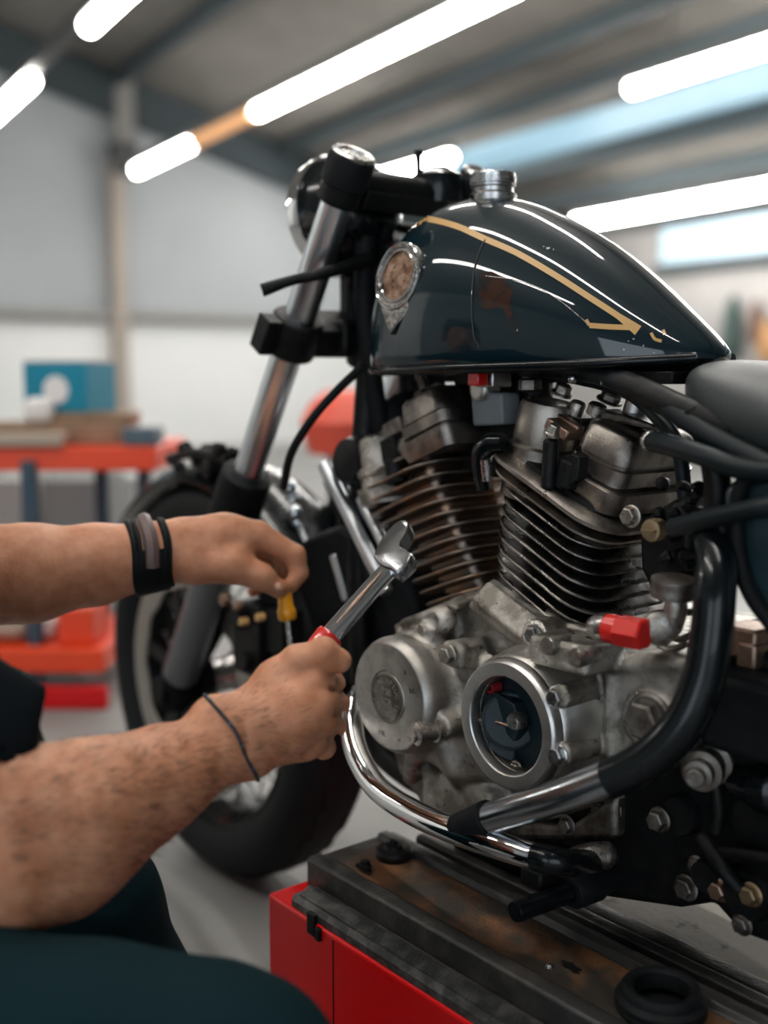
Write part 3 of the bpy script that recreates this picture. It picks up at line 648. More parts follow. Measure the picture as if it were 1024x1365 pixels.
T('front_exhaust_header', [PY(500, 640, -.06), PY(470, 700, -.06), PY(480, 860, -.06), PY(520, 960, -.05)], .024, 'blackmetal')
# lower cowl behind the wrench
b = MB(); b.prism([PY(x, y, .04) for x, y in ((400, 720), (450, 700), (540, 760), (560, 850), (545, 930), (480, 930), (420, 880), (385, 800))], (0, -.08, 0)); b.build('radiator_cowl', M['blackrub'], bike, bevel=.01)

# ---- seat, side cover, rear frame
def loft_px(name, rings, m, parent=bike, **k): return MB().rings(rings).build(name, M[m], parent, **k)
def seat():
    st = [(-.178, .012, .796, .806), (-.184, .035, .782, .816), (-.20, .060, .768, .822), (-.23, .085, .752, .824), (-.28, .108, .735, .818), (-.36, .125, .715, .805), (-.46, .135, .70, .795), (-.56, .13, .70, .80), (-.62, .11, .705, .80), (-.65, .06, .72, .79)]
    rings = []
    for x, w, z0, z1 in st:
        r = []
        for i in range(28):
            a = 2*PI*i/28; ca, sa = math.cos(a), math.sin(a); r.append(V((x, w*math.copysign(abs(ca)**.75, ca), (z0+z1)/2+(z1-z0)/2*math.copysign(abs(sa)**.8, sa))))
        rings.append(r)
    s = MB().rings(rings).build('seat', M['leather'], bike, smooth=180); md = s.modifiers.new('s', 'SUBSURF'); md.levels = 1; md.render_levels = 2
seat()
pan = [PY(x, y, .105) for x, y in ((962, 700), (958, 645), (985, 636), (1040, 620), (1180, 640), (1180, 880), (1090, 880), (1035, 850), (990, 800), (968, 750))]
b = MB(); b.prism(pan, (0, -.05, 0))
M['sidecov'] = mat('teal_side_panel', (.012, .030, .038), .35, 0, coat=.3, rvar=.06)
b.build('side_cover', M['sidecov'], bike, bevel=.012, segs=4)
T('side_cover_piping', [PY(x, y, .112) for x, y in ((1005, 628), (988, 650), (982, 690), (985, 740), (1000, 790), (1035, 840))], .007, 'blackrub')
T('rear_frame_tube', [PY(x, y, .085) for x, y in ((925, 548), (945, 590), (957, 650), (955, 720), (950, 800))], .012, 'blackmetal', parent=fr)
T('rear_frame_tube', [(-.14, .07, .80), (-.30, .09, .76), (-.6, .11, .74), (-.8, .11, .72)], .013, 'blackmetal', parent=fr)
# hoses over the rear cylinder
def hose(name, pts, r): return T(name, [PY(x, y, yy) for x, y, yy in pts], r, 'hose', sub=10, n=20)
hose('breather_hose', [(868, 588, .085), (895, 594, .10), (940, 608, .115), (980, 622, .12), (1024, 629, .12), (1100, 625, .11)], .0095)
hose('breather_hose', [(898, 703, .11), (920, 698, .12), (960, 688, .13), (1000, 680, .135), (1024, 676, .135), (1100, 660, .12)], .0085)
hose('fuel_hose', [(700, 492, .03), (760, 492, .04), (820, 505, .06), (875, 530, .075), (925, 565, .09), (970, 592, .10), (1030, 622, .11), (1080, 650, .11)], .0105)
hose('fuel_hose', [(740, 498, .01), (830, 520, .03), (880, 560, .05), (905, 600, .05), (915, 680, .05)], .007)
b = MB(); p = PY(868, 588, .085); q = PY(874, 590, .087); b.ball(p, .0105, 14, sc=(1, 1, 1)); b.build('hose_end', M['steel'], bike)
# under-tank bracketry
b = MB()
b.bb((-.17, -.035, .800), (.20, .02, .812)); b.bb((-.18, -.05, .800), (-.04, .05, .812))
for px, py in ((763, 505), (806, 508)): p = PY(px, py, .06); b.ball(p, .0042, 10)
b.build('tank_mount', M['blackmetal'], bike, bevel=.004)
b = MB()
for px, py in ((763, 505), (806, 508)): p = PY(px, py, .062); b.ball(p, .005, 10)
b.build('mount_rivet', M['steel'], bike)
# ---- swingarm, lower frame, gearbox mass at lower right
mass = [PY(x, y, .07) for x, y in ((800, 1060), (850, 1040), (900, 1000), (935, 960), (960, 900), (962, 830), (1010, 860), (1060, 920), (1110, 1000), (1110, 1290), (1030, 1262), (985, 1245), (950, 1205), (905, 1212), (850, 1204), (810, 1198), (770, 1190), (760, 1150), (790, 1110))]
b = MB(); b.prism(mass, (0, -.16, 0)); b.build('lower_frame_plate', M['blackmetal'], bike, bevel=.008, segs=3)
b = MB()
for px, py, r, yy in ((912, 1085, .02, .072), (945, 1165, .016, .072), (1000, 1190, .026, .072), (1040, 1110, .05, .07), (880, 1130, .05, .06)): p = PY(px, py, yy); b.lathe([(r, -.02), (r, .004), (r*.85, .010), (.001, .010)], p, (0, 1, 0), 28)
b.tube([PY(935, 1115, .09), PY(965, 1160, .095), PY(985, 1185, .09)], .007); b.tube([PY(955, 1135, .085), PY(1000, 1140, .09), PY(1060, 1150, .09)], .006)
b.tube([PY(952, 1030, .08), PY(958, 1080, .08), (PY(955, 1110, .08))], .005)
b.build('linkage', M['blackmetal'], bike)
def blt(px, py, y, r, m='boltm', h=None, nm='frame_bolt', d=(0, 1, 0)):
    b = MB(); b.bolt(PY(px, py, y), d, r, h); return b.build(nm, M[m], bike, smooth=30)
for a in ((881, 1092, .085, .0095, 'castdark', .012), (929, 1153, .075, .007, 'castdark'), (961, 1186, .076, .0085, 'copper', .01), (1003, 1192, .085, .0085, 'gold2', .01), (916, 1183, .075, .010, 'castdark'), (818, 1078, .075, .009, 'castdark'), (797, 1080, .075, .006, 'castdark'), (757, 1100, .11, .008, 'castdark'), (990, 1232, .08, .008, 'castdark')): blt(*a)
# stepped bolt stack, right
b = MB(); p = PY(945, 1018, .085); d = V((-.35, 1, 0)).normalized()
b.lathe([(.021, -.02), (.021, 0), (.016, .002), (.016, .012), (.0185, .013), (.0185, .024), (.013, .026), (.013, .036), (.0085, .037), (.0085, .046), (.007, .047)], p, d, 28); b.build('swingarm_pivot', M['castdark'], bike, smooth=30)
b = MB(); b.lathe([(.016, 0), (.02, .004), (.02, .03), (.024, .034), (.024, .055), (.018, .06)], PY(985, 1040, .06), (-.8, .2, .12), 28); b.build('pivot_sleeve', M['blackgloss'], bike)
b = MB(); b.box(PY(1010, 950, .08), (.04, .03, .035)); b.box(PY(1030, 920, .06), (.05, .03, .02)); b.build('battery_box', M['blackrub'], bike, bevel=.008)
b = MB(); b.box(PY(1000, 853, .06), (.018, .02, .014)); b.box(PY(1012, 870, .06), (.01, .022, .012)); b.build('terminal_block', M['copper'], bike, bevel=.003)
T('swingarm', [(-.36, .10, .40), (-.6, .12, .34), (-.86, .12, .325)], .02, 'blackmetal'); T('swingarm', [(-.36, -.10, .40), (-.6, -.12, .34), (-.86, -.12, .325)], .02, 'blackmetal')
# ---- crash bar and header pipe
T('crash_bar', [PY(x, y, yy) for x, y, yy in ((500, 905, .07), (478, 925, .13), (469, 958, .16), (476, 1005, .185), (505, 1052, .20), (555, 1085, .21), (610, 1108, .215), (650, 1122, .215), (690, 1135, .21), (712, 1141, .205))], [.013, .0135, .0135, .0135, .0135, .0135, .0135, .0130, .0125, .012], 'chrome', n=24, sub=10)
T('crash_bar_end', [PY(x, y, yy) for x, y, yy in ((712, 1141, .205), (735, 1146, .20), (760, 1150, .18), (790, 1150, .12))], .0125, 'blackgloss')
T('crash_bar_clamp', [PY(x, y, yy) for x, y, yy in ((612, 1104, .213), (632, 1098, .213), (652, 1090, .212))], [.0150, .0165, .0175], 'blackrub')
T('exhaust_pipe', [PY(x, y, yy) for x, y, yy in ((645, 1093, .212), (700, 1077, .208), (760, 1058, .20), (812, 1038, .19))], [.0150, .0155, .016, .0165], 'steelblue' if 'steelblue' in M else 'steel', n=28)
T('frame_cradle_tube', [PY(x, y, yy) for x, y, yy in ((808, 1040, .19), (845, 1024, .18), (882, 998, .17), (915, 960, .16), (938, 905, .15), (948, 850, .145), (953, 795, .14), (955, 745, .125), (945, 700, .10))], [.0170, .0175, .018, .0182, .0182, .018, .0175, .017, .016], 'blackgloss', n=28)
# foot peg and side-stand joint
b = MB(); p = PY(686, 1216, .20); q = PY(768, 1186, .12); b.lathe([(.0095, 0), (.0105, .002), (.0105, (q-p).length)], p, q-p, 24); b.build('foot_peg', M['blackgloss'], bike)
b = MB(); q2 = PY(764, 1188, .125); d = (q-p).normalized(); b.lathe([(.015, -.004), (.0175, 0), (.0175, .03), (.014, .04), (.014, .07)], q2, d, 28); b.build('peg_socket', M['blackrub'], bike)
b = MB(); p = PY(752, 1153, .15); q = PY(806, 1140, .11); b.tube([p, p.lerp(q, .5)+V((0, 0, .003)), q], [.0115, .0125, .0135], n=16); b.ball(p, .0115, 12); b.ball(q, .0135, 12); b.build('shift_linkage', M['boltm'], bike)
b = MB(); b.box(PY(725, 1165, .14), (.014, .02, .010)); b.build('peg_bracket', M['blackmetal'], bike, bevel=.003)
# ================================================================== ENGINE
PXZ = lambda pts, y: [(PY(x, z, y).x, PY(x, z, y).z) for x, z in pts]
M['satinw'] = mat('worn_satin_housing', (.60, .58, .55), .33, 1, bump=.25, bscale=700, col2=(.36, .34, .31), vscale=26, mix=(.42, .66), rvar=.07)
M['innerblk'] = mat('teal_black_mechanism', (.006, .016, .022), .5, 0, spec=.35, bump=.2, bscale=200)
# crankcase casting as one blended surface
F = Field((-.30, -.14, .29), (.24, .205, .62), .0022)
body = PXZ([(528, 838), (560, 812), (612, 790), (650, 782), (760, 838), (915, 868), (915, 1000), (870, 1040), (800, 1062), (700, 1085), (640, 1090), (560, 1035), (520, 985), (505, 930)], .09)
F.prism(body, -.12, .085, rd=.012)
# deck lip under the front cylinder
F.prism(PXZ([(527, 832), (572, 818), (600, 802), (646, 786), (646, 800), (600, 818), (572, 838), (532, 850)], .095), -.06, .10, rd=.005, k=.008)
# ear with slot at upper left
a = PY(545, 838, .115); c = PY(590, 826, .115); F.cone(a, c, .013, .017, k=.008); F.cone(a+V((0, .012, 0)), c+V((0, .014, 0)), .006, .008, k=.003, op='s')
# raised plate between the cylinders, sloping to the right with a bolt ear
p0 = PY(655, 800, .10); p1 = PY(712, 845, .115)
pu = (p1-p0).normalized(); pn = (V((0, .75, .66))-pu*V((0, .75, .66)).dot(pu)).normalized(); pv = pn.cross(pu)
F.box((p0+p1)/2+pn*.002, ((p1-p0).length/2+.014, .015, .010), rd=.005, ax=(pu, pv, pn), k=.006)
F.box((p0+p1)/2-pn*.004, ((p1-p0).length/2+.020, .021, .008), rd=.004, ax=(pu, pv, pn), k=.006)
F.cyl(p1-V((0, .03, 0)), PY(712, 846, .131), .0145, rd=.002, k=.004)
# left (round) cover: drum and its fairing
lc = PY(517, 929, .168)
F.cyl((lc.x, .05, lc.z), (lc.x, .160, lc.z), .0655, rd=.010, k=.014)
F.prism([(lc.x+.055, lc.z-.05), (lc.x-.04, lc.z+.055), (lc.x-.11, lc.z+.06), (lc.x-.16, lc.z+.02), (lc.x-.15, lc.z-.07), (lc.x-.06, lc.z-.095), (lc.x+.02, lc.z-.08)], .06, .122, rd=.014, k=.02)
# bosses around it
for px, py, y0, r in ((604, 872, .145, .0135), (618, 893, .13, .012), (588, 970, .15, .0145), (565, 842, .13, .012)):
    p = PY(px, py, y0); F.cyl((p.x, .06, p.z), p, r, rd=.003, k=.010, r2=r*.9)
F.box(PY(620, 870, .125), (.016, .02, .013), rd=.004, k=.008)
F.cone(PY(556, 1000, .12), PY(548, 1035, .10), .012, .010, k=.014)
F.cone(PY(600, 1010, .12), PY(610, 1035, .11), .012, .009, k=.014)
# right cover (ring): drum swelling into a squared housing
rc = PY(671, 968, .178)
rb = V((rc.x-.028, 0, rc.z+.006))
F.cyl((rc.x, .06, rc.z), (rc.x, .165, rc.z), .0605, rd=.006, k=.012)
F.cyl((rc.x-.004, .06, rc.z), (rc.x-.004, .112, rc.z), .074, rd=.008, k=.012)
for px, py in ((744, 929), (746, 1006)):
    p = PY(px, py, .170); F.cyl(p-V((0, .08, 0)), p, .0118, rd=.003, k=.004)
# box case to the right with flange rim
F.prism(PXZ([(790, 868), (925, 876), (925, 990), (880, 1035), (790, 1050)], .12), -.08, .120, rd=.008, k=.006)
F.cone(PY(812, 893, .121), PY(815, 1035, .118), .004, .004, k=.006)
F.cone(PY(812, 891, .121), PY(918, 884, .118), .004, .004, k=.006)
p = PY(866, 958, .12); F.cyl(p-V((0, .02, 0)), p+V((0, .010, 0)), .026, rd=.003, k=.006)
# small block with two bolts, upper middle
F.box(PY(768, 868, .140), (.036, .028, .014), rd=.005, k=.006)
# underside lump
F.box(PY(640, 1060, .07), (.06, .04, .03), rd=.012, k=.012)
F.box(PY(600, 1050, .06), (.02, .03, .03), rd=.008, k=.01)
# drum window recess
F.cyl((rc.x, .125, rc.z), (rc.x, .23, rc.z), .0475, rd=.001, k=.0, op='s')
case = F.build('crankcase', M['cast'], bike, sm=1)
# machined face of the round cover
def rings_at(c, prof, n=72): return [[V((c.x+r*math.cos(2*PI*i/n), h, c.z+r*math.sin(2*PI*i/n))) for i in range(n)] for r, h in prof]
b = MB(); b.rings(rings_at(lc, [(.066, .14), (.066, .155), (.0645, .1605), (.0615, .1655), (.0600, .1674), (.058, .168), (.030, .168), (.0292, .1665), (.028, .1665), (.0272, .1680), (.001, .1680)])); cov = b.build('stator_cover', M['face'], bike, smooth=50)
cov.rotation_euler = (0, 0, 0)
# stamped badge on the cover: rings of little characters
b = MB(); bc = V((lc.x+.002, .168, lc.z-.001))
b.rings([[V((bc.x+r*math.cos(2*PI*i/60), h, bc.z+r*1.02*math.sin(2*PI*i/60))) for i in range(60)] for r, h in ((.0258, .1678), (.0258, .1692), (.0240, .1692), (.0240, .1684), (.001, .1684))])
random.seed(11)
b.build('cover_badge', M['castdark'], cov)
def letters(txt, parent, pos, size, m, nm='lettering', ext=.0005, rot=None):
    cu = bpy.data.curves.new(nm, 'FONT'); cu.body = txt; cu.size = size; cu.extrude = ext; cu.align_x = 'CENTER'; cu.align_y = 'CENTER'
    o = bpy.data.objects.new('tmp', cu); C.objects.link(o); dg = bpy.context.evaluated_depsgraph_get(); me = bpy.data.meshes.new_from_object(o.evaluated_get(dg)); bpy.data.objects.remove(o); bpy.data.curves.remove(cu)
    # text lies in XY; stand it up facing +Y (left side of the bike), reading with -X to the right
    X, Y_, Z_ = V((-1, 0, 0)), V((0, 0, 1)), V((0, 1, 0)); rot = rot or 0
    Xr = X*math.cos(rot)+Y_*math.sin(rot); Yr = -X*math.sin(rot)+Y_*math.cos(rot)
    me.transform(Matrix(((Xr.x, Yr.x, Z_.x, pos[0]), (Xr.y, Yr.y, Z_.y, pos[1]), (Xr.z, Yr.z, Z_.z, pos[2]), (0, 0, 0, 1)))); return me
import itertools
def join_text(items, name, m, parent):
    bm = bmesh.new()
    for it in items: me = letters(*it[:1], None, it[1], it[2], None, rot=it[3] if len(it) > 3 else 0); bm.from_mesh(me); bpy.data.meshes.remove(me)
    me = bpy.data.meshes.new(name); bm.to_mesh(me); bm.free(); return finish(name, me, m, parent, smooth=0)
items = []
top = 'PARTS  MOTOR'; 
for i, ch in enumerate('OTAC APEUC'):
    a = PI*.92-i*PI*.84/9; items.append((ch, (bc.x-.0195*math.cos(a), .1686, bc.z+.0195*math.sin(a)), .0085, a-PI/2))
for i, ch in enumerate('JCP TRC 41'):
    a = -PI*.9+i*PI*.8/9; items.append((ch, (bc.x-.0195*math.cos(a), .1686, bc.z+.0195*math.sin(a)), .0085, a+PI/2))
items += [('TSB', (bc.x, .1686, bc.z+.006), .0105), ('5CR', (bc.x, .1686, bc.z-.005), .0105)]
join_text(items, 'badge_lettering', M['face'], cov)
items = [('II', (lc.x-.030, .1681, lc.z+.034), .007, .3), ('RK', (lc.x-.042, .1681, lc.z+.016), .008, .25), ('OIL', (lc.x+.010, .1681, lc.z-.044), .008), ('o', (lc.x-.020, .1681, lc.z-.044), .008)]
join_text(items, 'cover_lettering', M['castdark'], cov)
# ring of the clutch-side cover and its window
b = MB(); b.rings(rings_at(rc, [(.0640, .150), (.0648, .166), (.0645, .1715), (.0635, .1745), (.0615, .1762), (.0560, .1764), (.0500, .1762), (.0486, .1752), (.0480, .173), (.0478, .130)]), cap=False); ring = b.build('window_cover_ring', M['satin'], bike, smooth=32)
hr = []
for r, h, sq, ox in ((.0655, .164, 0, 0), (.0668, .1625, 0, 0), (.0680, .158, .05, 0), (.0690, .150, .12, -.001), (.0700, .140, .22, -.002), (.0705, .128, .30, -.003), (.0705, .118, .34, -.003), (.0690, .1145, .34, -.003), (.0690, .100, .34, -.003)):
    hr.append([V((rc.x+ox+r*math.cos(t)*(1+sq*.28*abs(math.sin(2*t))), h, rc.z+r*math.sin(t)*(1+sq*.28*abs(math.sin(2*t))))) for t in [2*PI*i/96 for i in range(96)]])
b = MB(); b.rings(hr, cap=False); b.build('cover_housing', M['satinw'], ring, smooth=50)
b = MB(); b.rings(rings_at(rc, [(.0475, .128), (.0475, .142), (.044, .1435), (.001, .1435)])); wnd = b.build('window_backplate', M['innerblk'], ring)
b = MB()                                                  # black mechanism behind the window
def wp(px, py, y): return PY(px, py, y)
b.cyl(wp(682, 960, .144), wp(682, 960, .153), .030, n=36, ch=.003)
b.prism([wp(x, y, .143) for x, y in ((655, 925), (676, 920), (700, 935), (708, 965), (700, 985), (690, 975), (680, 948), (660, 962))], (0, .016, 0))
b.cyl(wp(668, 1003, .144), wp(668, 1003, .156), .016, n=24, ch=.002)
b.tube([wp(640, 955, .156), wp(660, 962, .158), wp(680, 966, .158)], [.0035, .003, .003]); b.build('clutch_mechanism', M['innerblk'], ring, bevel=.002)
def small(name, px, py, y, r, m, h=.006, kind='lathe', parent=ring):
    b = MB(); p = wp(px, py, y)
    if kind == 'hex': b.bolt(p, (0, 1, 0), r, h)
    else: b.lathe([(r, -.004), (r, h*.6), (r*.85, h), (r*.5, h), (r*.45, h*.6), (.0005, h*.6)] if kind == 'cup' else [(r, -.004), (r, h*.7), (r*.8, h), (.0005, h)], p, (0, 1, 0), 24)
    return b.build(name, m, parent, smooth=35)
small('window_stud', 692, 960, .155, .0088, M['steel'], .010)
M['redfit'] = mat('red_anodised', (.45, .03, .04), .3, .6)
small('red_screw', 660, 916, .150, .0062, M['redfit'], .008, 'cup'); small('red_screw', 638, 970, .150, .0068, M['redfit'], .008, 'cup')
small('brass_ring_screw', 662, 1007, .153, .0072, M['gold'], .006, 'cup'); small('corner_screw', 689, 1023, .150, .0058, M['boltm'], .006, 'hex')
T('throttle_rod', [wp(632, 958, .162), wp(662, 963, .163), wp(678, 967, .160)], [.0022, .002, .0015], 'copper')
def case_bolt(px, py, y, r, h=.012, m='steel', nm='case_bolt', d=(0, 1, 0)):
    b = MB(); b.bolt(PY(px, py, y), d, r, h); return b.build(nm, M[m], case, smooth=30)
for a in ((744, 929, .167, .0085, .009), (746, 1006, .169, .0085, .009), (712, 846, .132, .0085, .007), (600, 873, .145, .009, .010, 'boltm'), (866, 958, .128, .018, .016, 'castdark'), (566, 840, .128, .0075, .006, 'boltm')): case_bolt(*a)
b = MB(); p = PY(594, 971, .140); d = V((.15, 1, 0)); b.lathe([(.013, 0), (.013, .014), (.0105, .015), (.0105, .030), (.0125, .031), (.0125, .038), (.0085, .041), (.0085, .044), (.001, .044)], p, d, 32); b.build('drain_plug', M['boltm'], case, smooth=35)
for px, py in ((736, 860), (773, 876)):
    b = MB(); p = PY(px, py, .168); b.lathe([(.0092, -.02), (.0095, .004), (.0082, .0075), (.001, .008)], p, (0, 1, 0), 28); b.build('dowel_bolt', M['boltm'], case, smooth=35)
b = MB(); p = PY(866, 958, .130); b.torus(p, (0, 1, 0), .021, .0035); b.build('bolt_collar', M['castdark'], case)
# ---- finned cylinders
def rrect(c, e1, e2, a, bb_, r, n=12):
    out = []
    for (sx, sy, a0) in ((1, 1, 0), (-1, 1, 90), (-1, -1, 180), (1, -1, 270)):
        for i in range(n):
            t = R(a0+90*i/(n-1)); out.append(c+e1*(sx*(a-r)+r*math.cos(t))+e2*(sy*(bb_-r)+r*math.sin(t)))
    return out
def cylinder(name, c0, c1, tilt, n, a0, a1, m, hf=2, rr=.040, da=.012, pitch_h=1.15, ay=1.0, hm='head', waist=None):
    t = R(tilt); e1 = V((math.cos(t), 0, math.sin(t))); e2 = V((0, 1, 0)); nn = V((-math.sin(t), 0, math.cos(t)))
    c0, c1 = V(c0), V(c1); st = (c1-c0)/(n-1); rings = []; th = .0019
    for i in range(n):
        c = c0+st*i; a = a0+(a1-a0)*i/(n-1)+(waist(i/(n-1)) if waist else 0); ci = a-.030; L = st.dot(nn)
        for da_, dn in ((ci-a, -L*.42), (ci-a, -th*1.5), (-.004, -th*1.1), (-.0012, -th*.8), (0, -th*.2), (0, th*.3), (-.0012, th*.9), (-.004, th*1.1), (ci-a, th*1.6), (ci-a, L*.42)):
            q = a+da_; rings.append(rrect(c+nn*dn, e1, e2, q, q*ay, max(rr+da_, .012)))
    ob = MB().rings(rings).build(name, m, bike, smooth=50)
    return ob, e1, e2, nn, c1, st
rcy, E1, E2, EN, RC, ST = cylinder('rear_cylinder', (-.028, 0, .530), (-.035, 0, .664), 25, 11, .075, .075, M['fin'], ay=1.05, waist=lambda t: .003*math.sin(PI*t))
fcy, G1, G2, GN, FC, SF = cylinder('front_cylinder', (.112, 0, .536), (.212, 0, .682), -21, 12, .060, .080, M['finrust'], ay=1.05)
def plate_stack(name, layers, e1, e2, nn, m, parent, smooth=50, r0=.03):
    rings = []
    for (c, h, a, bb_, r) in layers: rings.append(rrect(V(c)+nn*h, e1, e2, a, bb_, r))
    return MB().rings(rings).build(name, m, parent, smooth=smooth)
# rear head: two broad fins
hc_ = RC+V((-.002, 0, .018))
lay = []
def fin_layers(c, h, a, bb_, r, th, inset=.02):
    return [(c, h-th*1.4, a-inset, bb_-inset, max(r-inset, .01)), (c, h-th, a-.004, bb_-.004, r), (c, h-th*.5, a, bb_, r), (c, h+th*.5, a, bb_, r), (c, h+th, a-.004, bb_-.004, r), (c, h+th*1.5, a-inset, bb_-inset, max(r-inset, .01))]
cA = RC
lay = fin_layers(cA+V((.002, 0, 0)), .016, .090, .088, .044, .0026)+fin_layers(cA+V((.004, 0, 0)), .031, .096, .090, .046, .0042, .012)
rh = plate_stack('rear_cylinder_head', lay, E1, E2, EN, M['head'], bike)
plate_stack('head_deck', [(cA+V((0, 0, 0)), .030, .072, .072, .036), (cA, .040, .070, .070, .034), (cA+V((0, 0, 0)), .043, .060, .060, .03)], E1, E2, EN, M['blackmetal'], rh)
# rear rocker box: three stepped tiers under a rounded lid
bx = PY(838, 640, .02)
def tiers(name, c, e1, e2, nn, a, bb_, r, m, parent, hs=(0, .012, .016, .028, .032, .060), top=.010):
    c = V(c); L = [(c, hs[0]-.012, a, bb_, r), (c, hs[0], a+.004, bb_+.004, r), (c, hs[1]-.002, a+.004, bb_+.004, r), (c, hs[1], a+.001, bb_+.001, r), (c, hs[1]+.001, a-.006, bb_-.006, r-.002), (c, hs[2]-.001, a-.006, bb_-.006, r-.002), (c, hs[2], a, bb_, r), (c, hs[3], a, bb_, r), (c, hs[3]+.001, a-.005, bb_-.005, r-.003), (c, hs[4]-.001, a-.005, bb_-.005, r-.003), (c, hs[4], a-.003, bb_-.003, r-.002), (c, hs[5]-.004, a-.006, bb_-.006, r-.002), (c, hs[5], a-.010, bb_-.010, r-.004), (c, hs[5]+.0015, a-.016, bb_-.016, max(r-.010, .006))]
    return plate_stack(name, L, e1, e2, nn, m, parent)
rb_ = tiers('rocker_cover', PY(812, 686, .062)+E1*.036-E2*.060+EN*.006, (E1+V((0, 0, -.10))).normalized(), E2, (EN+V((.10, 0, 0))).normalized(), .038, .062, .018, M['head'], rh, hs=(0, .014, .019, .034, .039, .068))
# front-left turret of the rear head
tc_ = PY(722, 602, .035); tdir = (EN+V((.12, 0, .5))).normalized()
b = MB(); b.lathe([(.037, -.05), (.037, -.022), (.034, -.020), (.034, -.014), (.0365, -.012), (.0365, .006), (.033, .009), (.033, .012), (.0335, .015), (.0315, .050), (.0295, .055), (.025, .056), (.0235, .0545), (.001, .0545)], tc_, tdir, 44); b.build('valve_turret', M['head'], rh)
b = MB(); pp = tc_+tdir*.054; b.cyl(pp, pp+tdir*.0016, .0225, n=36); b.build('turret_cap', M['castdark'], rh)
# clutter between turret and rocker box
def stud(px, py, yy, r, h, m, nm='head_stud', d=None, kind='hex', parent=rh):
    b = MB(); p = PY(px, py, yy); d = d or EN
    if kind == 'hex': b.bolt(p, d, r, h)
    else: b.lathe([(r, 0), (r, h-.002), (r*.85, h), (.0005, h)], p, d, 20)
    return b.build(nm, M[m], parent, smooth=35)
b = MB()
for (x0, y0, x1, y1, yy, r) in ((735, 585, 731, 652, .080, .008), (762, 612, 754, 650, .07, .012)):
    b.cyl(PY(x0, y0, yy), PY(x1, y1, yy), r, n=14, ch=.002)
b.prism([PY(x, y, .078) for x, y in ((752, 612), (762, 604), (772, 610), (770, 640), (745, 655), (744, 632))], (0, -.03, 0))
b.box(PY(745, 600, .02), (.02, .03, .03)); b.box(PY(775, 570, .0), (.03, .035, .012)); b.build('plug_recess', M['blackmetal'], rh, bevel=.002)
b = MB(); b.box(PY(752, 572, .055), (.016, .013, .006), (E1, E2, EN)); b.box(PY(757, 562, .045), (.02, .006, .004), (E1, E2, EN)); b.build('copper_clamp', M['copper'], rh, bevel=.002)
stud(735, 580, .082, .0065, .012, 'boltm'); stud(748, 526, .02, .009, .012, 'boltm'); stud(766, 552, .03, .0085, .014, 'boltm', kind='l'); stud(793, 553, .03, .010, .012, 'boltm', kind='l'); stud(812, 535, -.01, .011, .010, 'castdark')
b = MB(); b.prism([PY(x, y, .03) for x, y in ((783, 562), (795, 545), (830, 552), (870, 566), (868, 574), (830, 565), (800, 566))], (0, -.05, 0)); b.build('rocker_arm_bracket', M['castdark'], rh, bevel=.003)
b = MB(); p = PY(842, 560, .0); b.lathe([(.012, -.01), (.0125, .024), (.0115, .027), (.001, .027)], p, (-.35, 0, .9), 24); b.build('breather_stub', M['alu'] if 'alu' in M else M['satin'], rh)
b = MB(); p = PY(838, 566, .0); b.lathe([(.016, -.012), (.016, .006), (.012, .008)], p, (-.35, 0, .9), 24); b.build('stub_collar', M['blackmetal'], rh)
for px, py in ((848, 574), (828, 570), (876, 576), (862, 572)): stud(px, py, .01, .0045, .007, 'castdark', 'cover_screw')
blt(843, 688, .088, .0085, 'boltm', .010, 'head_bolt'); 
b = MB(); p = PY(871, 707, .095); b.lathe([(.0105, -.01), (.0112, .002), (.0098, .005), (.005, .0062), (.001, .0055)], p, (-.1, 1, 0), 28); b.box(p+V((0, .007, 0)), (.0075, .002, .0010)); b.build('brass_screw', M['gold2'], bike)
# plug cover blob at the right of the rear cylinder
b = MB(); b.prism([PY(x, y, .06) for x, y in ((856, 690), (905, 660), (925, 690), (920, 760), (905, 800), (872, 800), (852, 760), (850, 715))], (0, -.08, 0)); b.build('intake_boot', M['blackmetal'], bike, bevel=.008)
b = MB()
random.seed(5)
for i in range(16):
    p = PY(random.uniform(875, 935), random.uniform(645, 775), .065); b.lathe([(.004, -.01), (random.uniform(.004, .008), 0), (.003, .006)], p, (random.uniform(-.3, .3), 1, random.uniform(-.3, .3)), 10)
b.build('boot_clamp', M['blackmetal'], bike)
# ---- front head
fl_ = fin_layers(FC+SF*1.0, .002, .074, .078, .04, .003)+[(FC+SF, .018, .060, .062, .03), (FC+SF, .030, .056, .058, .03)]
fh = plate_stack('front_cylinder_head', fl_, G1, G2, GN, M['head'], bike)
p = PY(602, 574, .03)
tiers('rocker_cover', p-GN*.016, G1, G2, GN, .042, .048, .014, M['head'], fh, hs=(0, .013, .017, .030, .033, .062))
p = PY(510, 628, .05); b = MB(); tdir2 = (GN+V((-.1, 0, .2))).normalized()
b.lathe([(r_*1.3, h_*1.15) for r_, h_ in [(.025, -.035), (.027, -.018), (.022, -.016), (.022, -.006), (.0245, -.004), (.0245, .002), (.020, .006), (.020, .026), (.018, .036), (.012, .040), (.001, .041)]], p, tdir2, 32); b.build('valve_turret', M['cast'], fh)
b = MB(); p = PY(520, 582, .04); b.ball(p, .016, 14, sc=(1.1, 1, .7)); b.box(PY(540, 570, .03), (.018, .022, .010), (G1, G2, GN)); b.build('valve_turret_lid', M['castdark'], fh, bevel=.003)
b = MB(); b.box(PY(535, 610, .045), (.016, .02, .026), (G1, G2, GN)); b.cyl(PY(524, 612, .07), PY(530, 645, .07), .012, n=14); b.box(PY(550, 640, .04), (.02, .02, .008), (G1, G2, GN)); b.build('plug_recess', M['blackmetal'], fh, bevel=.003)
b = MB()
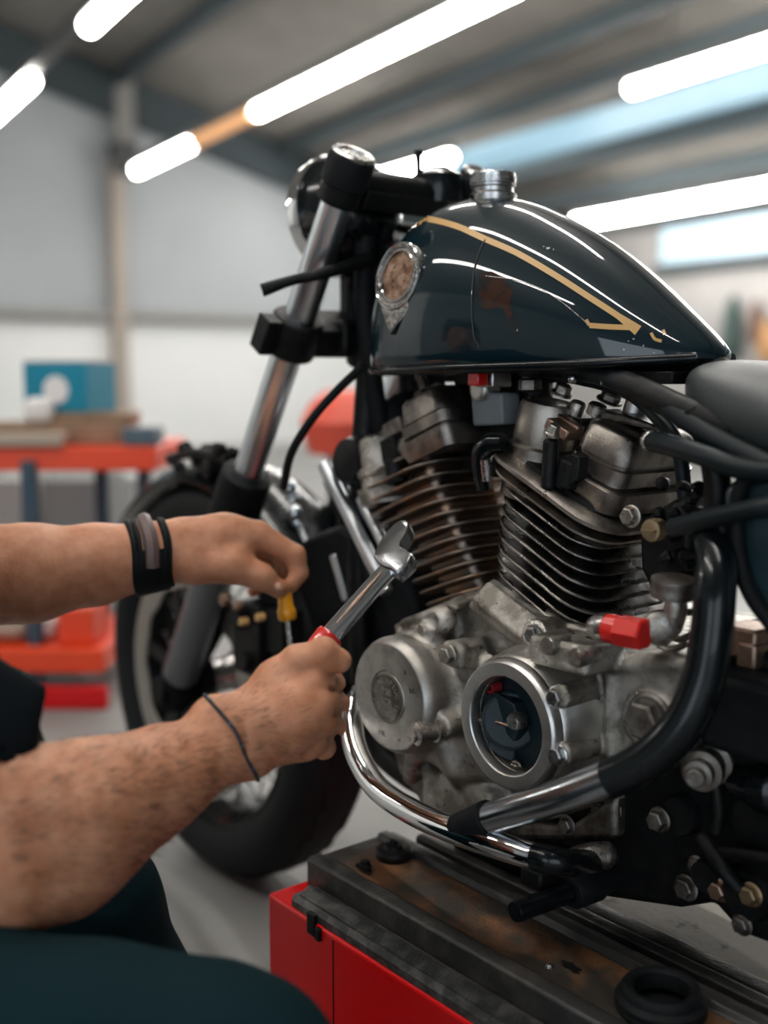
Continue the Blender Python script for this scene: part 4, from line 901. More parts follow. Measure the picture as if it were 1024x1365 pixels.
for (x0, y0, x1, y1, r) in ((560, 500, 566, 520, .006), (566, 520, 570, 545, .008), (583, 512, 588, 535, .008), (556, 524, 560, 540, .005), (595, 520, 597, 536, .004)): b.cyl(PY(x0, y0, .03), PY(x1, y1, .03), r, n=12, ch=.001)
b.ball(PY(586, 514, .03), .008, 10); b.ball(PY(560, 502, .03), .008, 10); b.tube([PY(557, 545, .03), PY(556, 528, .035), PY(565, 522, .04)], .004); b.build('rocker_stud', M['castdark'], fh)
# carburettor area in the V: grey block, red plug, manifold
b = MB(); b.prism([PY(x, y, .05) for x, y in ((627, 528), (640, 523), (668, 524), (670, 566), (630, 568))], (0, -.03, 0)); b.build('sensor_box', M['sensor'] if 'sensor' in M else M['satin'], bike, bevel=.003)
b = MB(); p = PY(642, 519, .05); b.cyl(p-V((0, .02, 0)), p+V((0, .008, 0)), .014, n=24, ch=.003); b.box(PY(658, 505, .05), (.014, .015, .009)); b.build('fuel_petcock', M['satin'], bike, bevel=.002)
b = MB(); b.box(PY(637, 505, .075), (.0085, .008, .0076)); b.build('red_plug', M['red'], bike, bevel=.002)
b = MB(); b.lathe([(.016, -.03), (.02, -.02), (.02, .02), (.014, .03)], PY(712, 520, -.01), (0, .2, 1), 20); b.box(PY(690, 545, -.02), (.03, .03, .05)); b.box(PY(660, 600, -.02), (.03, .03, .03)); b.box(PY(660, 502, .0), (.04, .03, .012)); b.build('carburettor', M['blackmetal'], bike, bevel=.004)
b = MB(); b.lathe([(.010, 0), (.013, .002), (.013, .012), (.010, .014)], PY(707, 522, .05), (0, 0, 1), 6); b.cyl(PY(706, 510, .03), PY(705, 495, .03), .008, n=12); b.build('banjo_fitting', M['castdark'], bike)
T('intake_manifold', [PY(x, y, yy) for x, y, yy in ((672, 590, .075), (655, 592, .078), (643, 605, .078), (642, 630, .072), (645, 650, .065))], [.010, .012, .012, .010, .008], 'blackgloss')
b = MB(); b.cyl(PY(647, 612, .085), PY(650, 640, .08), .006, n=12); b.build('manifold_clip', M['steel'], bike)
# ---- red hex fitting, banjo elbow and mushroom cap
b = MB(); p = PY(798, 837, .145); q = PY(820, 834, .137); u = (q-p).normalized(); L1 = (PY(858, 831, .125)-p)
d = V((-1, -.08, .02)).normalized(); p = PY(808, 837, .145)
fit = MB().lathe([(.013, -.004), (.0135, .012), (.0125, .016)], p, d, 24).build('oil_pressure_fitting', M['red'], bike, smooth=40)
b = MB(); b.lathe([(.0140, .0), (.0150, .001), (.0150, .026), (.0135, .028)], p+d*.014, d, 6); b.build('fitting_hexagon', M['red'], fit, smooth=20, bevel=.0015)
b = MB(); b.lathe([(.002, -.018), (.008, -.0165), (.0125, -.010), (.0135, -.002), (.0138, .002)], p, d, 28); b.build('fitting_tip', M['steel'], fit)
b = MB(); q = PY(880, 836, .12); b.lathe([(.006, -.012), (.013, -.010), (.016, -.002), (.0155, .008), (.010, .012)], q, V((-.55, .8, 0)), 28)
b.tube([q+V((-.01, 0, 0)), PY(896, 833, .115), PY(901, 812, .115), PY(900, 790, .115)], [.009, .010, .0105, .0095], n=18); b.build('elbow_fitting', M['boltm'], bike)
b = MB(); b.lathe([(.010, -.004), (.0195, -.002), (.0205, .004), (.0195, .009), (.0205, .011), (.0200, .0145), (.006, .0165), (.001, .0165)], PY(897, 792, .115), V((-.1, .05, 1)), 32); b.build('filler_plug', M['castdark'], bike)
b = MB()
for pts in (((875, 770), (890, 782), (880, 800)), ((885, 845), (905, 852), (925, 845)), ((900, 820), (930, 815), (945, 822)), ((878, 860), (895, 866), (915, 858))): b.tube([PY(x, y, .10) for x, y in pts], .0032, n=8)
b.build('vent_line', M['castdark'], bike)
# engine underside lumps and oil filter
b = MB()
for (x, y, yy, r) in ((590, 1055, .06, .012), (575, 1045, .07, .009), (565, 1062, .06, .010), (700, 1085, .05, .03), (760, 1075, .05, .03), (655, 1085, .05, .012)): p = PY(x, y, yy); b.lathe([(r, -.03), (r, 0), (r*.8, .004), (.001, .004)], p, (0, 1, 0), 16)
b.bb((-.22, -.08, .30), (.12, .06, .36)); b.build('oil_pan', M['blackmetal'], bike, bevel=.006)
b = MB(); b.prism([PY(x, y, .085) for x, y in ((520, 990), (600, 1035), (640, 1092), (760, 1100), (820, 1060), (820, 1120), (640, 1120), (560, 1070), (530, 1030))], (0, -.10, 0)); b.build('engine_cradle', M['castdark'], bike, bevel=.006)
# ================================================================== LIFT
M['railblk'] = mat('worn_black_rail', (.032, .031, .030), .42, .3, bump=.4, bscale=160, col2=(.09, .08, .07), vscale=22, mix=(.5, .75), rvar=.12)
M['railrust'] = mat('rusty_rail_top', (.055, .046, .038), .48, .3, bump=.5, bscale=180, col2=(.22, .10, .045), vscale=14, mix=(.45, .62), rvar=.1)
M['tread'] = mat('tread_strip', (.06, .06, .06), .40, .6, bump=.4, bscale=250, col2=(.20, .20, .19), vscale=50, mix=(.45, .7), rvar=.1)
M['dust'] = mat('dusty_boards', (.46, .42, .375), .85, bump=.5, bscale=90, col2=(.08, .07, .06), vscale=26, mix=(.58, .68))
LX = V((.185, .13, 0)); lift = empty('motorcycle_lift', (-.15, .05, 0)); tag(lift, 'red box-shaped lift with black rusty rail and tread strip under the engine', 'lift')
XF, XB = .172, -.50
def lx(py_): return 0
b = MB(); b.bb((XB, -.32, .0), (.195, .268, .2205)); red = b.build('lift_body', M['redpaint'], lift, bevel=.004, segs=3)
b = MB(); b.bb((.070, .2681, .0), (.0685, .2687, .215)); b.build('panel_seam', M['blackmetal'], lift, smooth=0)
b = MB()                                                  # main rail, cross-section in (y, z) swept along x
def sweep(sec_, x0, x1, n=2): return [[V((x0+(x1-x0)*i/(n-1), y, z)) for y, z in sec_] for i in range(n)]
b.rings(sweep([(.229, .221), (.229, .258), (.226, .2605), (.210, .2605), (.206, .2555), (.128, .2555), (.124, .262), (.112, .262), (.110, .2555), (.098, .2555), (.094, .245), (.094, .221)], XB, XF)); b.build('rail', M['railblk'], lift, bevel=.0012)
b = MB(); b.rings(sweep([(.203, .2550), (.203, .2563), (.132, .2563), (.132, .2550)], XB, XF-.012)); b.build('rail_top', M['railrust'], lift, smooth=0)
b = MB(); b.rings(sweep([(.082, .215), (.082, .252), (.079, .254), (.068, .254), (.063, .247), (.063, .215)], XB, XF-.02)); b.rings(sweep([(.055, .215), (.055, .244), (.05, .246), (.032, .246), (.030, .215)], XB, XF-.03)); b.build('guide_rail', M['railblk'], lift, bevel=.001)
b = MB(); b.rings(sweep([(.03, .200), (.03, .2318), (-.30, .2318), (-.30, .200)], XB, .12)); b.build('platform_board', M['dust'], lift, smooth=0)
b = MB()
b.rings(sweep([(.2300, .221), (.2300, .233), (.234, .2345), (.262, .2345), (.2655, .229), (.2655, .221)], XB, .150))
for i in range(230):                                      # slanted tread ribs
    x = .148-i*.0028; b.box((x, .2485, .2346), (.0008, .0135, .0016), (V((.85, .5, 0)), V((-.5, .85, 0)), V((0, 0, 1))))
b.build('tread_strip', M['tread'], lift, smooth=0)
b = MB(); b.box((.108, .2665, .218), (.007, .004, .012)); b.box((.094, .267, .212), (.004, .005, .007)); b.build('tread_clip', M['blackmetal'], lift, bevel=.001)
b = MB(); b.rings(sweep([(.227, .222), (.227, .256), (.10, .256), (.10, .222)], XF-.001, XF+.003)); b.build('rail_end_plate', M['railblk'], lift, bevel=.001)
b = MB(); p = PZ(525, 1132, .266); b.lathe([(.020, -.010), (.022, -.003), (.020, .001), (.012, .002), (.010, .006), (.003, .0065)], p, (0, 0, 1), 28); b.box(p+V((0, 0, .007)), (.004, .002, .004)); b.build('rail_knob', M['blackmetal'], lift)
b = MB(); p = PZ(487, 1155, .2605); b.bolt(p, (0, 0, 1), .006, .007); b.box(p+V((-.004, .006, .002)), (.010, .003, .002)); b.build('rail_bolt', M['blackmetal'], lift)
b = MB(); p = PZ(733, 1289, .2565); b.bolt(p, (0, 0, 1), .0035, .003); b.build('rail_screw', M['steel'], lift)
M['stain'] = mat('oil_stain', (.008, .008, .008), .3)
b = MB(); c = PZ(762, 1289, .2566); random.seed(2)
b.add([c+V((.013*math.cos(2*PI*i/20)*random.uniform(.6, 1.3), .007*math.sin(2*PI*i/20)*random.uniform(.6, 1.2), 0)) for i in range(20)], [tuple(range(20))]); b.build('oil_stain', M['stain'], lift, fix=False)
b = MB(); b.bb((.02, -.02, .232), (.11, .06, .33)); b.build('support_block', M['blackrub'], lift, bevel=.004)
# rubber bushing lying on the rail
p = PZ(881, 1345, .2572); ring_o = empty('rubber_bushing', p); tag(ring_o, 'black ribbed rubber ring lying on the rail top', 'rubber ring')
b = MB(); b.lathe([(.024, 0), (.0385, 0), (.040, .003), (.0385, .0055), (.040, .0075), (.0400, .011), (.0375, .0125), (.0345, .014), (.0345, .020), (.0325, .0225), (.0275, .0225), (.0245, .020), (.0235, .006)], p, (0, 0, 1), 56, cap=False); b.lathe([(.0005, .0005), (.024, .0005)], p, (0, 0, 1), 40, cap=False); b.build('ring_body', M['blackrub'], ring_o)

# ================================================================== SHELVING AND ITS LOAD (blurred, far left)
D0 = 2.75
def S(px, py, d=D0): return PD(px, py, d)
gx, gy = V((CR.x, CR.y, 0)), V((math.cos(HD), math.sin(HD), 0)); ZZ = V((0, 0, 1)); AXS = (gx, gy, ZZ)
def gp(px, py, d): q = PD(px, py, d); return q
def gbox(b, px0, px1, py0, py1, d, dep, m=0):             # upright box whose near face fills the pixels at distance d
    a = PD(px0, py0, d); c = PD(px1, py1, d); ctr = (a+c)/2+gy*dep/2
    w = abs((c-a).dot(gx))/2; h = abs(a.z-c.z)/2; b.box(ctr, (w, dep/2, h), AXS, m); return ctr, w, h
wb = empty('shelving_unit', V((PD(60, 900, D0).x, PD(60, 900, D0).y, 0))); tag(wb, 'low orange shelving unit with blue posts along the end wall', 'shelf')
M['bluepost'] = mat('blue_steel_post', (.03, .06, .09), .5)
zs = []
for nm, y0, y1 in (('shelf_board', 596, 628), ('shelf_board', 866, 898)):
    b = MB(); gbox(b, -420, 208 if y0 < 700 else 138, y0, y1, D0, .42); b.build(nm, M['orange'], wb, bevel=.004)
for px, d in ((42, D0+.02), (-400, D0+.02), (194, D0+.38), (138, D0+.38), (42, D0+.38)):
    b = MB(); q = PD(px, 700, d); b.box(V((q.x, q.y, .30)), (.018, .018, .30), AXS); b.build('post', M['bluepost'], wb, bevel=.003)
ZT = PD(100, 596, D0).z+.0015; ZL2 = PD(100, 866, D0).z+.0015
def rest(name, px0, px1, py0, z, d, dep, m, label, cat, rot=0, group=None, bev=.004, part=None):
    a = PD(px0, py0, d); c = PD(px1, py0, d); w = abs((c-a).dot(gx))/2; top_ = a.z; ctr = (a+c)/2+gy*dep/2; ctr.z = (top_+z)/2
    o = empty(name, V((ctr.x, ctr.y, z))); tag(o, label, cat, group)
    Mr = Matrix.Rotation(R(rot), 3, 'Z'); ax = tuple(Mr @ v for v in AXS); b = MB(); b.box(ctr, (w, dep/2, (top_-z)/2), ax); b.build(part or 'body', m, o, bevel=bev, segs=3); return o, ctr, w, (top_-z)/2, ax
M['teal'] = mat('teal_carton', (.002, .21, .32), .5); M['cardb'] = mat('brown_cardboard', (.30, .19, .12), .8, col2=(.22, .14, .09), vscale=8); M['board'] = mat('pale_board', (.42, .34, .27), .8); M['greybox'] = mat('grey_blue_plastic', (.07, .11, .14), .5); M['whitep'] = mat('white_paper', (.75, .72, .70), .8)
rest('wooden_plank', -60, 158, 566, ZT+.001, D0+.05, .25, M['cardb'], 'brown flat board pile lying along the top of the orange shelving', 'board')
rest('folded_cardboard', -80, 82, 578, ZT+.001, D0-.02, .06, M['board'], 'pale folded cardboard at the front edge of the upper orange shelf', 'cardboard')
zp = PD(100, 566, D0+.05).z
rest('wooden_plank', 58, 170, 551, zp+.001, D0+.10, .18, M['cardb'], 'short brown board on top of the pile, under the teal box', 'board', rot=4)
zq = PD(100, 551, D0+.10).z
o, ctr, w, h, ax = rest('teal_carton', 34, 130, 483, zq+.001, D0+.12, .15, M['teal'], 'teal blue carton with a round white label on the shelf', 'box', rot=-16)
b = MB(); fc = ctr-ax[1]*.0755+ax[0]*.004-V((0, 0, .006)); b.lathe([(.036, 0), (.036, .0015)], fc, -ax[1], 32); b.build('round_label', M['whitep'], o)
b = MB(); b.box(ctr+V((0, 0, h)), (w*.99, .07, .004), ax); b.build('carton_lid', M['cardb'], o)
rest('paper_roll', 28, 66, 530, zp+.001, D0+.06, .06, M['whitep'], 'crumpled white paper packet leaning on the teal carton', 'packet', rot=10, bev=.02)
rest('parts_tray', 163, 206, 571, ZT+.001, D0-.0, .12, M['greybox'], 'dark grey blue tray at the end of the upper orange shelf', 'tray')
rest('toolbox', 76, 124, 812, ZL2+.001, D0+.03, .16, M['orange'], 'bright orange case standing on the lower orange shelf', 'case')
rest('paint_tin', 38, 70, 826, ZL2+.001, D0+.07, .10, M['whitep'], 'white tin on the lower shelf beside the orange case', 'tin', bev=.02)
rest('rag_pile', -60, 34, 824, ZL2+.001, D0+.05, .2, M['board'], 'pale crumpled rags heaped on the lower orange shelf', 'rags', bev=.03)
M['palet'] = mat('pale_green_plastic', (.22, .33, .31), .5)
rest('storage_crate', 18, 104, 899, .045, D0+.06, .28, M['palet'], 'pale green crate under the lower orange shelf', 'crate')
rest('tool_case', 50, 142, 918, .002, D0-.03, .03, M['redpaint'], 'red low case on the floor in front of the pale green crate', 'case')
rest('machine_cover', 55, 130, 640, .0, D0+1.2, .4, mat('mid_grey_cover', (.17, .17, .17), .6), 'grey covered machine standing behind the orange shelving', 'machine')
rest('storage_drum', 146, 186, 636, .0, D0+2.0, .4, mat('light_grey_drum', (.42, .42, .42), .5), 'light grey bin standing between the shelving and the front wheel', 'bin')
rest('cable_drum', -20, 26, 640, .0, D0+1.2, .4, mat('dark_grey_bin', (.30, .29, .28), .6), 'dull grey bin behind the leftmost shelf post', 'bin')
# red funnel-like bucket behind the front cylinder
q = PD(458, 570, 3.2); fo = empty('red_bucket', V((q.x, q.y, 0))); tag(fo, 'blurred red drum on a stand behind the front cylinder', 'drum')
b = MB(); z1 = PD(462, 520, 3.2).z; z0 = PD(462, 604, 3.2).z; b.lathe([(.10, 0), (.125, (z1-z0)*.5), (.09, z1-z0-.03), (.05, z1-z0)], V((q.x, q.y, z0)), (0, 0, 1), 36); b.build('drum_body', mat('red_drum', (.72, .10, .06), .5), fo)
b = MB(); b.cyl(V((q.x, q.y, .0)), V((q.x, q.y, z0)), .05, n=16); b.lathe([(.16, 0), (.16, .03)], V((q.x, q.y, 0)), (0, 0, 1), 24); b.build('stand', M['wallgrey'], fo)
# things on the side wall, upper right
def onside(px, py, v=VR+.06): r = ray(px, py); t = v/r.dot(RV); return CAM+r*t
def hung(name, px0, px1, py0, py1, m, label, cat):
    a = onside(px0, py0); c = onside(px1, py1); b = MB(); ctr = (a+c)/2; w = abs((c-a).dot(RU))/2
    b.lathe([(w*.5, 0), (w, abs(a.z-c.z)*.2), (w*.8, abs(a.z-c.z)*.7), (w*.3, abs(a.z-c.z))], V((ctr.x, ctr.y, min(a.z, c.z)))+RV*.02, (0, 0, 1), 20); tag(b.build(name, m), label, cat)
hung('hanging_coat', 968, 988, 395, 480, mat('dark_green_cloth', (.05, .08, .075), .8), 'dark green coat hanging on the side wall beyond the tank', 'coat')
hung('hanging_apron', 1003, 1016, 400, 460, mat('brown_leather', (.13, .07, .05), .7), 'dark brown apron hanging near the right edge', 'apron')
hung('hanging_hose', 1016, 1032, 425, 482, mat('tan_leather', (.5, .27, .12), .7), 'tan bag hanging beside the dark brown apron', 'bag')
# ================================================================== MECHANIC
def skin_extra(m, n, l, b, tc):
    mot = n.new('ShaderNodeTexNoise'); mot.inputs['Scale'].default_value = 45; mot.inputs['Detail'].default_value = 6; l.new(tc.outputs['Object'], mot.inputs['Vector'])
    r = n.new('ShaderNodeValToRGB'); e = r.color_ramp.elements; e[0].position = .3; e[0].color = (.42, .165, .078, 1); e[1].position = .72; e[1].color = (.62, .30, .175, 1); l.new(mot.outputs['Fac'], r.inputs['Fac']); l.new(r.outputs['Color'], b.inputs['Base Color'])
    v = n.new('ShaderNodeTexVoronoi'); v.inputs['Scale'].default_value = 900; l.new(tc.outputs['Object'], v.inputs['Vector'])
    w = n.new('ShaderNodeTexNoise'); w.inputs['Scale'].default_value = 260; w.inputs['Detail'].default_value = 7; w.inputs['Roughness'].default_value = .7; l.new(tc.outputs['Object'], w.inputs['Vector'])
    a = n.new('ShaderNodeMath'); a.operation = 'MULTIPLY_ADD'; a.inputs[1].default_value = .35; l.new(v.outputs['Distance'], a.inputs[0]); l.new(w.outputs['Fac'], a.inputs[2])
    bp = n.new('ShaderNodeBump'); bp.inputs['Strength'].default_value = .45; bp.inputs['Distance'].default_value = .0018; l.new(a.outputs[0], bp.inputs['Height']); l.new(bp.outputs['Normal'], b.inputs['Normal'])
M['skin'] = mat('tanned_skin', (.5, .24, .15), .47, sss=.35, spec=.4, extra=skin_extra)
M['hair'] = mat('dark_hair', (.018, .011, .008), .5)
M['shirt'] = mat('black_workshirt', (.004, .006, .008), .9, spec=.12, bump=.3, bscale=600)
M['trouser'] = mat('teal_work_trousers', (.002, .015, .020), .85, spec=.12, bump=.35, bscale=900)
def D(px, py, d): return np.array(PD(px, py, d))
man = empty('person', V((PD(-380, 1200, .95).x, PD(-380, 1200, .95).y, 0)))
tag(man, 'person in black shirt and dark teal trousers gripping a red-handled wrench and a small screwdriver', 'person')
nf = -np.array(CF); nr = np.array(CR); nu = np.array(CU)
wr = D(322, 978, .985); el = D(-12, 1128, .86); sh = D(-400, 660, .95)
pts = [wr]
jo = dict(i=D(422, 905, 1.002), m=D(432, 934, .998), r=D(430, 962, 1.003), l=D(418, 987, 1.016))
lo_ = np.minimum.reduce([el, wr, D(470, 850, 1.1), D(470, 1060, 1.1), D(0, 1000, .85), D(0, 1250, .85)])-.07; hi_ = np.maximum.reduce([el, wr, D(470, 850, 1.1), D(470, 1060, 1.1), D(0, 1000, .85)])+.06
H = Field(lo_, hi_, .0019)
# forearm: muscle masses tapering to a flat wrist
m1 = D(110, 1100, .90); m2 = D(215, 1040, .945)
H.chain([D(-120, 950, .89), D(-60, 1060, .875), D(0, 1150, .868)], [.060, .056, .046], k=.02)
H.chain([D(0, 1140, .868), m1, m2, wr], [.047, .0485, .038, .0275], k=.02)
H.chain([D(40, 1060, .872), D(120, 1060, .895), D(210, 1025, .935)], [.036, .036, .026], k=.03)
H.chain([D(10, 1190, .865), D(90, 1165, .89), D(190, 1090, .935)], [.030, .028, .020], k=.025)
H.ell(D(4, 1205, .862), (.018, .018, .018), k=.03)
H.cone(D(300, 1000, .975), D(335, 1010, .985), .0205, .019, k=.02); H.cone(D(285, 955, .972), D(330, 950, .98), .019, .017, k=.02)
H.ell(D(300, 1008, .962), (.009, .009, .009), k=.02)                # wrist bone
# metacarpals
base = dict(i=D(342, 948, .985), m=D(340, 962, .978), r=D(338, 980, .98), l=D(338, 998, .987))
for f, r0, r1 in (('i', .0165, .0148), ('m', .0165, .0145), ('r', .0155, .0138), ('l', .015, .013)): H.cone(base[f]-nf*.004, jo[f]-nf*.008, r0, r1, k=.014)
H.ell(D(385, 950, .998), (.038, .030, .030), k=.02)
H.cone(D(350, 985, .995), D(405, 990, 1.015), .020, .015, k=.015)
# thumb web and thenar
H.chain([D(338, 945, .995), D(368, 906, 1.003), D(394, 882, 1.003)], [.019, .0165, .0132], k=.012)
H.chain([D(394, 882, 1.003), D(430, 870, .998), D(452, 881, 1.004)], [.0132, .0130, .0114], k=.003)
H.ell(D(432, 866, .995), (.0095, .0095, .0095), k=.008); H.ell(D(394, 876, .998), (.009, .009, .009), k=.01)
# knuckles, tendons, veins
for f in 'imrl': H.ell(jo[f]+nf*.0055, (.0100, .0100, .0100), k=.009)
for f in 'imr':
    a_, b_ = base[f], jo[f]; H.chain([a_+nf*.0140, (a_+b_)/2+nf*.0112, b_+nf*.0105], [.0030, .0034, .0044], k=.008)
for pp in (((352, 975, .9715), (372, 962, .973), (392, 950, .978), (410, 942, .983)), ((372, 962, .973), (388, 972, .976), (408, 972, .984)), ((350, 948, .970), (368, 928, .977), (392, 915, .985)), ((388, 935, .977), (400, 920, .984), (405, 905, .99))):
    q = [D(*p) for p in pp]; H.chain(q, [.0025]*len(q), k=.005)
# fingers: proximal goes away from the viewer round the handle, then curls back towards the palm
fing = dict(i=[(441, 912, 1.030), (428, 902, 1.058), (404, 908, 1.060)], m=[(447, 938, 1.030), (434, 938, 1.060), (405, 930, 1.063)], r=[(443, 969, 1.034), (428, 965, 1.060), (402, 952, 1.062)], l=[(431, 996, 1.042), (416, 985, 1.062), (394, 970, 1.062)])
for f, r0 in (('i', .0112), ('m', .0112), ('r', .0106), ('l', .0096)):
    q = [jo[f]-nf*.004]+[D(*p) for p in fing[f]]; rr = [r0*1.12, r0*1.05, r0*.94, r0*.82]
    for i in range(3): H.cone(q[i], q[i+1], rr[i], rr[i+1], k=.0035)
    H.ell(q[1]+nr*.001, (r0*1.08,)*3, k=.004)
# grooves between neighbouring finger backs
for a_, b_ in (('i', 'm'), ('m', 'r'), ('r', 'l')):
    g0 = (jo[a_]+jo[b_])/2+nf*.006; g1 = (D(*fing[a_][0])+D(*fing[b_][0]))/2+nr*.010; H.cone(g0+nr*.008, g1, .0022, .003, k=.006, op='s')
H.cone(D(322, 938, .955), D(330, 1010, .955), .0010, .0010, k=.004, op='s')
body = H.build('tmp_a', M['skin'], None, sm=2)
# left hand and forearm
wl = D(228, 737, 1.33)
lo2 = np.minimum.reduce([D(-160, 640, 1.2), D(-160, 860, 1.2), D(430, 660, 1.42), D(430, 830, 1.42), D(-160, 640, 1.4), D(430, 700, 1.25)])-.04; hi2 = np.maximum.reduce([D(-160, 640, 1.2), D(-160, 860, 1.2), D(430, 660, 1.42), D(430, 830, 1.42), D(-160, 640, 1.4)])+.04
G = Field(lo2, hi2, .0030)
G.chain([D(-150, 750, 1.26), D(-40, 768, 1.28), D(40, 764, 1.29), D(130, 752, 1.31), D(190, 742, 1.32), wl], [.052, .0565, .0535, .044, .035, .0285], k=.02)
G.cone(D(215, 722, 1.325), D(262, 722, 1.335), .020, .022, k=.02); G.cone(D(215, 752, 1.33), D(262, 752, 1.33), .018, .018, k=.02)
G.chain([D(250, 722, 1.335), D(300, 716, 1.34), D(345, 712, 1.345)], [.026, .025, .0165], k=.02)
G.chain([D(250, 735, 1.33), D(300, 735, 1.35), D(335, 728, 1.37)], [.026, .022, .0145], k=.02)
G.chain([D(345, 712, 1.345), D(394, 740, 1.35), D(399, 764, 1.352), D(389, 780, 1.35)], [.0150, .0125, .0110, .0095], k=.005)
G.chain([D(342, 712, 1.37), D(388, 738, 1.385), D(398, 765, 1.378), D(390, 778, 1.368)], [.0145, .0125, .0105, .009], k=.003)
G.chain([D(332, 722, 1.39), D(372, 735, 1.41), D(380, 770, 1.41), D(362, 782, 1.40)], [.0135, .0115, .010, .009], k=.003)
G.chain([D(322, 735, 1.40), D(352, 745, 1.42), D(354, 775, 1.42), D(338, 788, 1.41)], [.012, .0105, .009, .008], k=.003)
G.chain([D(262, 752, 1.32), D(308, 754, 1.318), D(345, 768, 1.322), D(372, 785, 1.334)], [.024, .0195, .0142, .0118], k=.012)
G.ell(D(352, 770, 1.318), (.012, .012, .012), k=.01)
G.cone(D(318, 738, 1.335), D(300, 730, 1.34), .014, .02, k=.02)
G.ell(D(374, 784, 1.3195), (.0062, .0062, .0062), k=.002)
gl = G.build('tmp_b', M['skin'], None, sm=2)
# upper arms, torso, neck and head (coarser, inside the clothes except neck and head)
shl = D(-330, 690, 1.30); nk = (sh+shl)/2+np.array((0, 0, .05)); fwd = np.array((-gy.y*0, 0, 0))
px_ = np.array(gx)                                         # the man faces towards +gx (the bike)
pel = D(-540, 1150, .98); pel[2] = .36; hipR = pel-np.array(gy)*.10; hipL = pel+np.array(gy)*.12
hc2 = nk+np.array((0, 0, .17))+px_*.03
lo3 = np.minimum.reduce([sh, shl, pel, hc2, D(0, 700, .85), D(-20, 700, 1.35)])-.2; hi3 = np.maximum.reduce([sh, shl, hc2, D(-20, 700, 1.2), D(-20, 900, .85)])+.2
Bf = Field(lo3, hi3, .0065)
Bf.chain([sh, D(-120, 950, .89)], [.062, .057], k=.03); Bf.chain([shl, D(-150, 752, 1.262)], [.060, .050], k=.03)
Bf.chain([pel, pel*.5+nk*.5, nk-np.array((0, 0, .09))], [.13, .12, .125], k=.08, flat=px_, fs=.8); Bf.cone(sh, shl, .07, .07, k=.06)
Bf.cone(nk-np.array((0, 0, .03)), hc2-np.array((0, 0, .07))-px_*.02, .058, .054, k=.03)
Bf.ell(hc2+np.array((0, 0, .035))-px_*.015, (.098, .078, .098), ax=(px_, np.array(gy), np.array((0, 0, 1.))), k=.02)
Bf.ell(hc2+px_*.035-np.array((0, 0, .045)), (.055, .055, .07), ax=(px_, np.array(gy), np.array((0, 0, 1.))), k=.03)
Bf.cone(hc2+px_*.088+np.array((0, 0, .02)), hc2+px_*.108-np.array((0, 0, .02)), .010, .014, k=.015)          # nose
for s in (-1, 1):
    Bf.ell(hc2+px_*.078+np.array(gy)*s*.032+np.array((0, 0, .022)), (.012, .016, .010), ax=(px_, np.array(gy), np.array((0, 0, 1.))), k=.006, op='s')
    Bf.ell(hc2-px_*.005+np.array(gy)*s*.080, (.022, .010, .034), ax=(px_, np.array(gy), np.array((0, 0, 1.))), k=.008)
    Bf.ell(hc2+px_*.070+np.array(gy)*s*.032+np.array((0, 0, .020)), (.012, .012, .012), k=.003)
Bf.cone(hc2+px_*.082+np.array(gy)*.022-np.array((0, 0, .055)), hc2+px_*.082-np.array(gy)*.022-np.array((0, 0, .055)), .010, .010, k=.012)
bt = Bf.build('tmp_c', M['skin'], None)
bm = bmesh.new()
for o in (body, gl, bt): bm.from_mesh(o.data); bpy.data.objects.remove(o)
me = bpy.data.meshes.new('body'); bm.to_mesh(me); bm.free(); skin_me = me.copy()
bo = finish('body', me, M['skin'], man, smooth=180)
hairf = Field(hc2-.16, hc2+.2, .006); hairf.ell(hc2+np.array((0, 0, .045))-px_*.022, (.108, .086, .104), ax=(px_, np.array(gy), np.array((0, 0, 1.))), k=.0)
hairf.ell(hc2+px_*.09-np.array((0, 0, .02)), (.075, .12, .085), ax=(px_, np.array(gy), np.array((0, 0, 1.))), k=.01, op='s'); hairf.box(hc2-np.array((0, 0, .11)), (.15, .15, .06), rd=.01, k=.01, op='s')
hairf.build('hair', M['hair'], man)
# thumbnail
b = MB(); c = V(D(371, 783, 1.3175)); t1 = V(D(378, 789, 1.32)-D(366, 778, 1.315)).normalized(); n1 = -CF
b.ball(c, .0056, 14); nm_ = b.build('thumb_nail', mat('nail', (.52, .29, .21), .25, spec=.6), man)
# arm hair
random.seed(21); b = MB()
vs = skin_me.vertices; cnt = 0
el_, w_ = V(el), V(wr); ax = (w_-el_).normalized(); L0 = (w_-el_).length
cand = [v for v in vs if 0 < (V(v.co)-el_).dot(ax) < L0+.04 and (V(v.co)-el_-ax*((V(v.co)-el_).dot(ax))).length < .075 and (CAM-V(v.co)).length < 1.02 and (v.co-CAM).dot(CF) < 1.0]
for v in random.sample(cand, min(2600, len(cand))):
    n_ = v.normal; t = (ax*.8+CU*random.uniform(-.5, .15)+n_*random.uniform(.15, .45)).normalized(); L = random.uniform(.006, .013); w = n_.cross(t).normalized()*.00016
    p = V(v.co); q = p+t*L*.5; e = p+(t-n_*.25-CU*.15).normalized()*L; n0 = len(b.v)
    b.v += [tuple(p-w), tuple(p+w), tuple(q+w), tuple(q-w), tuple(e)]; b.f += [(n0, n0+1, n0+2, n0+3), (n0+3, n0+2, n0+4)]; b.m += [0, 0]
ah = b.build('arm_hair', M['hair'], man, fix=False); ah['kind'] = 'stuff'
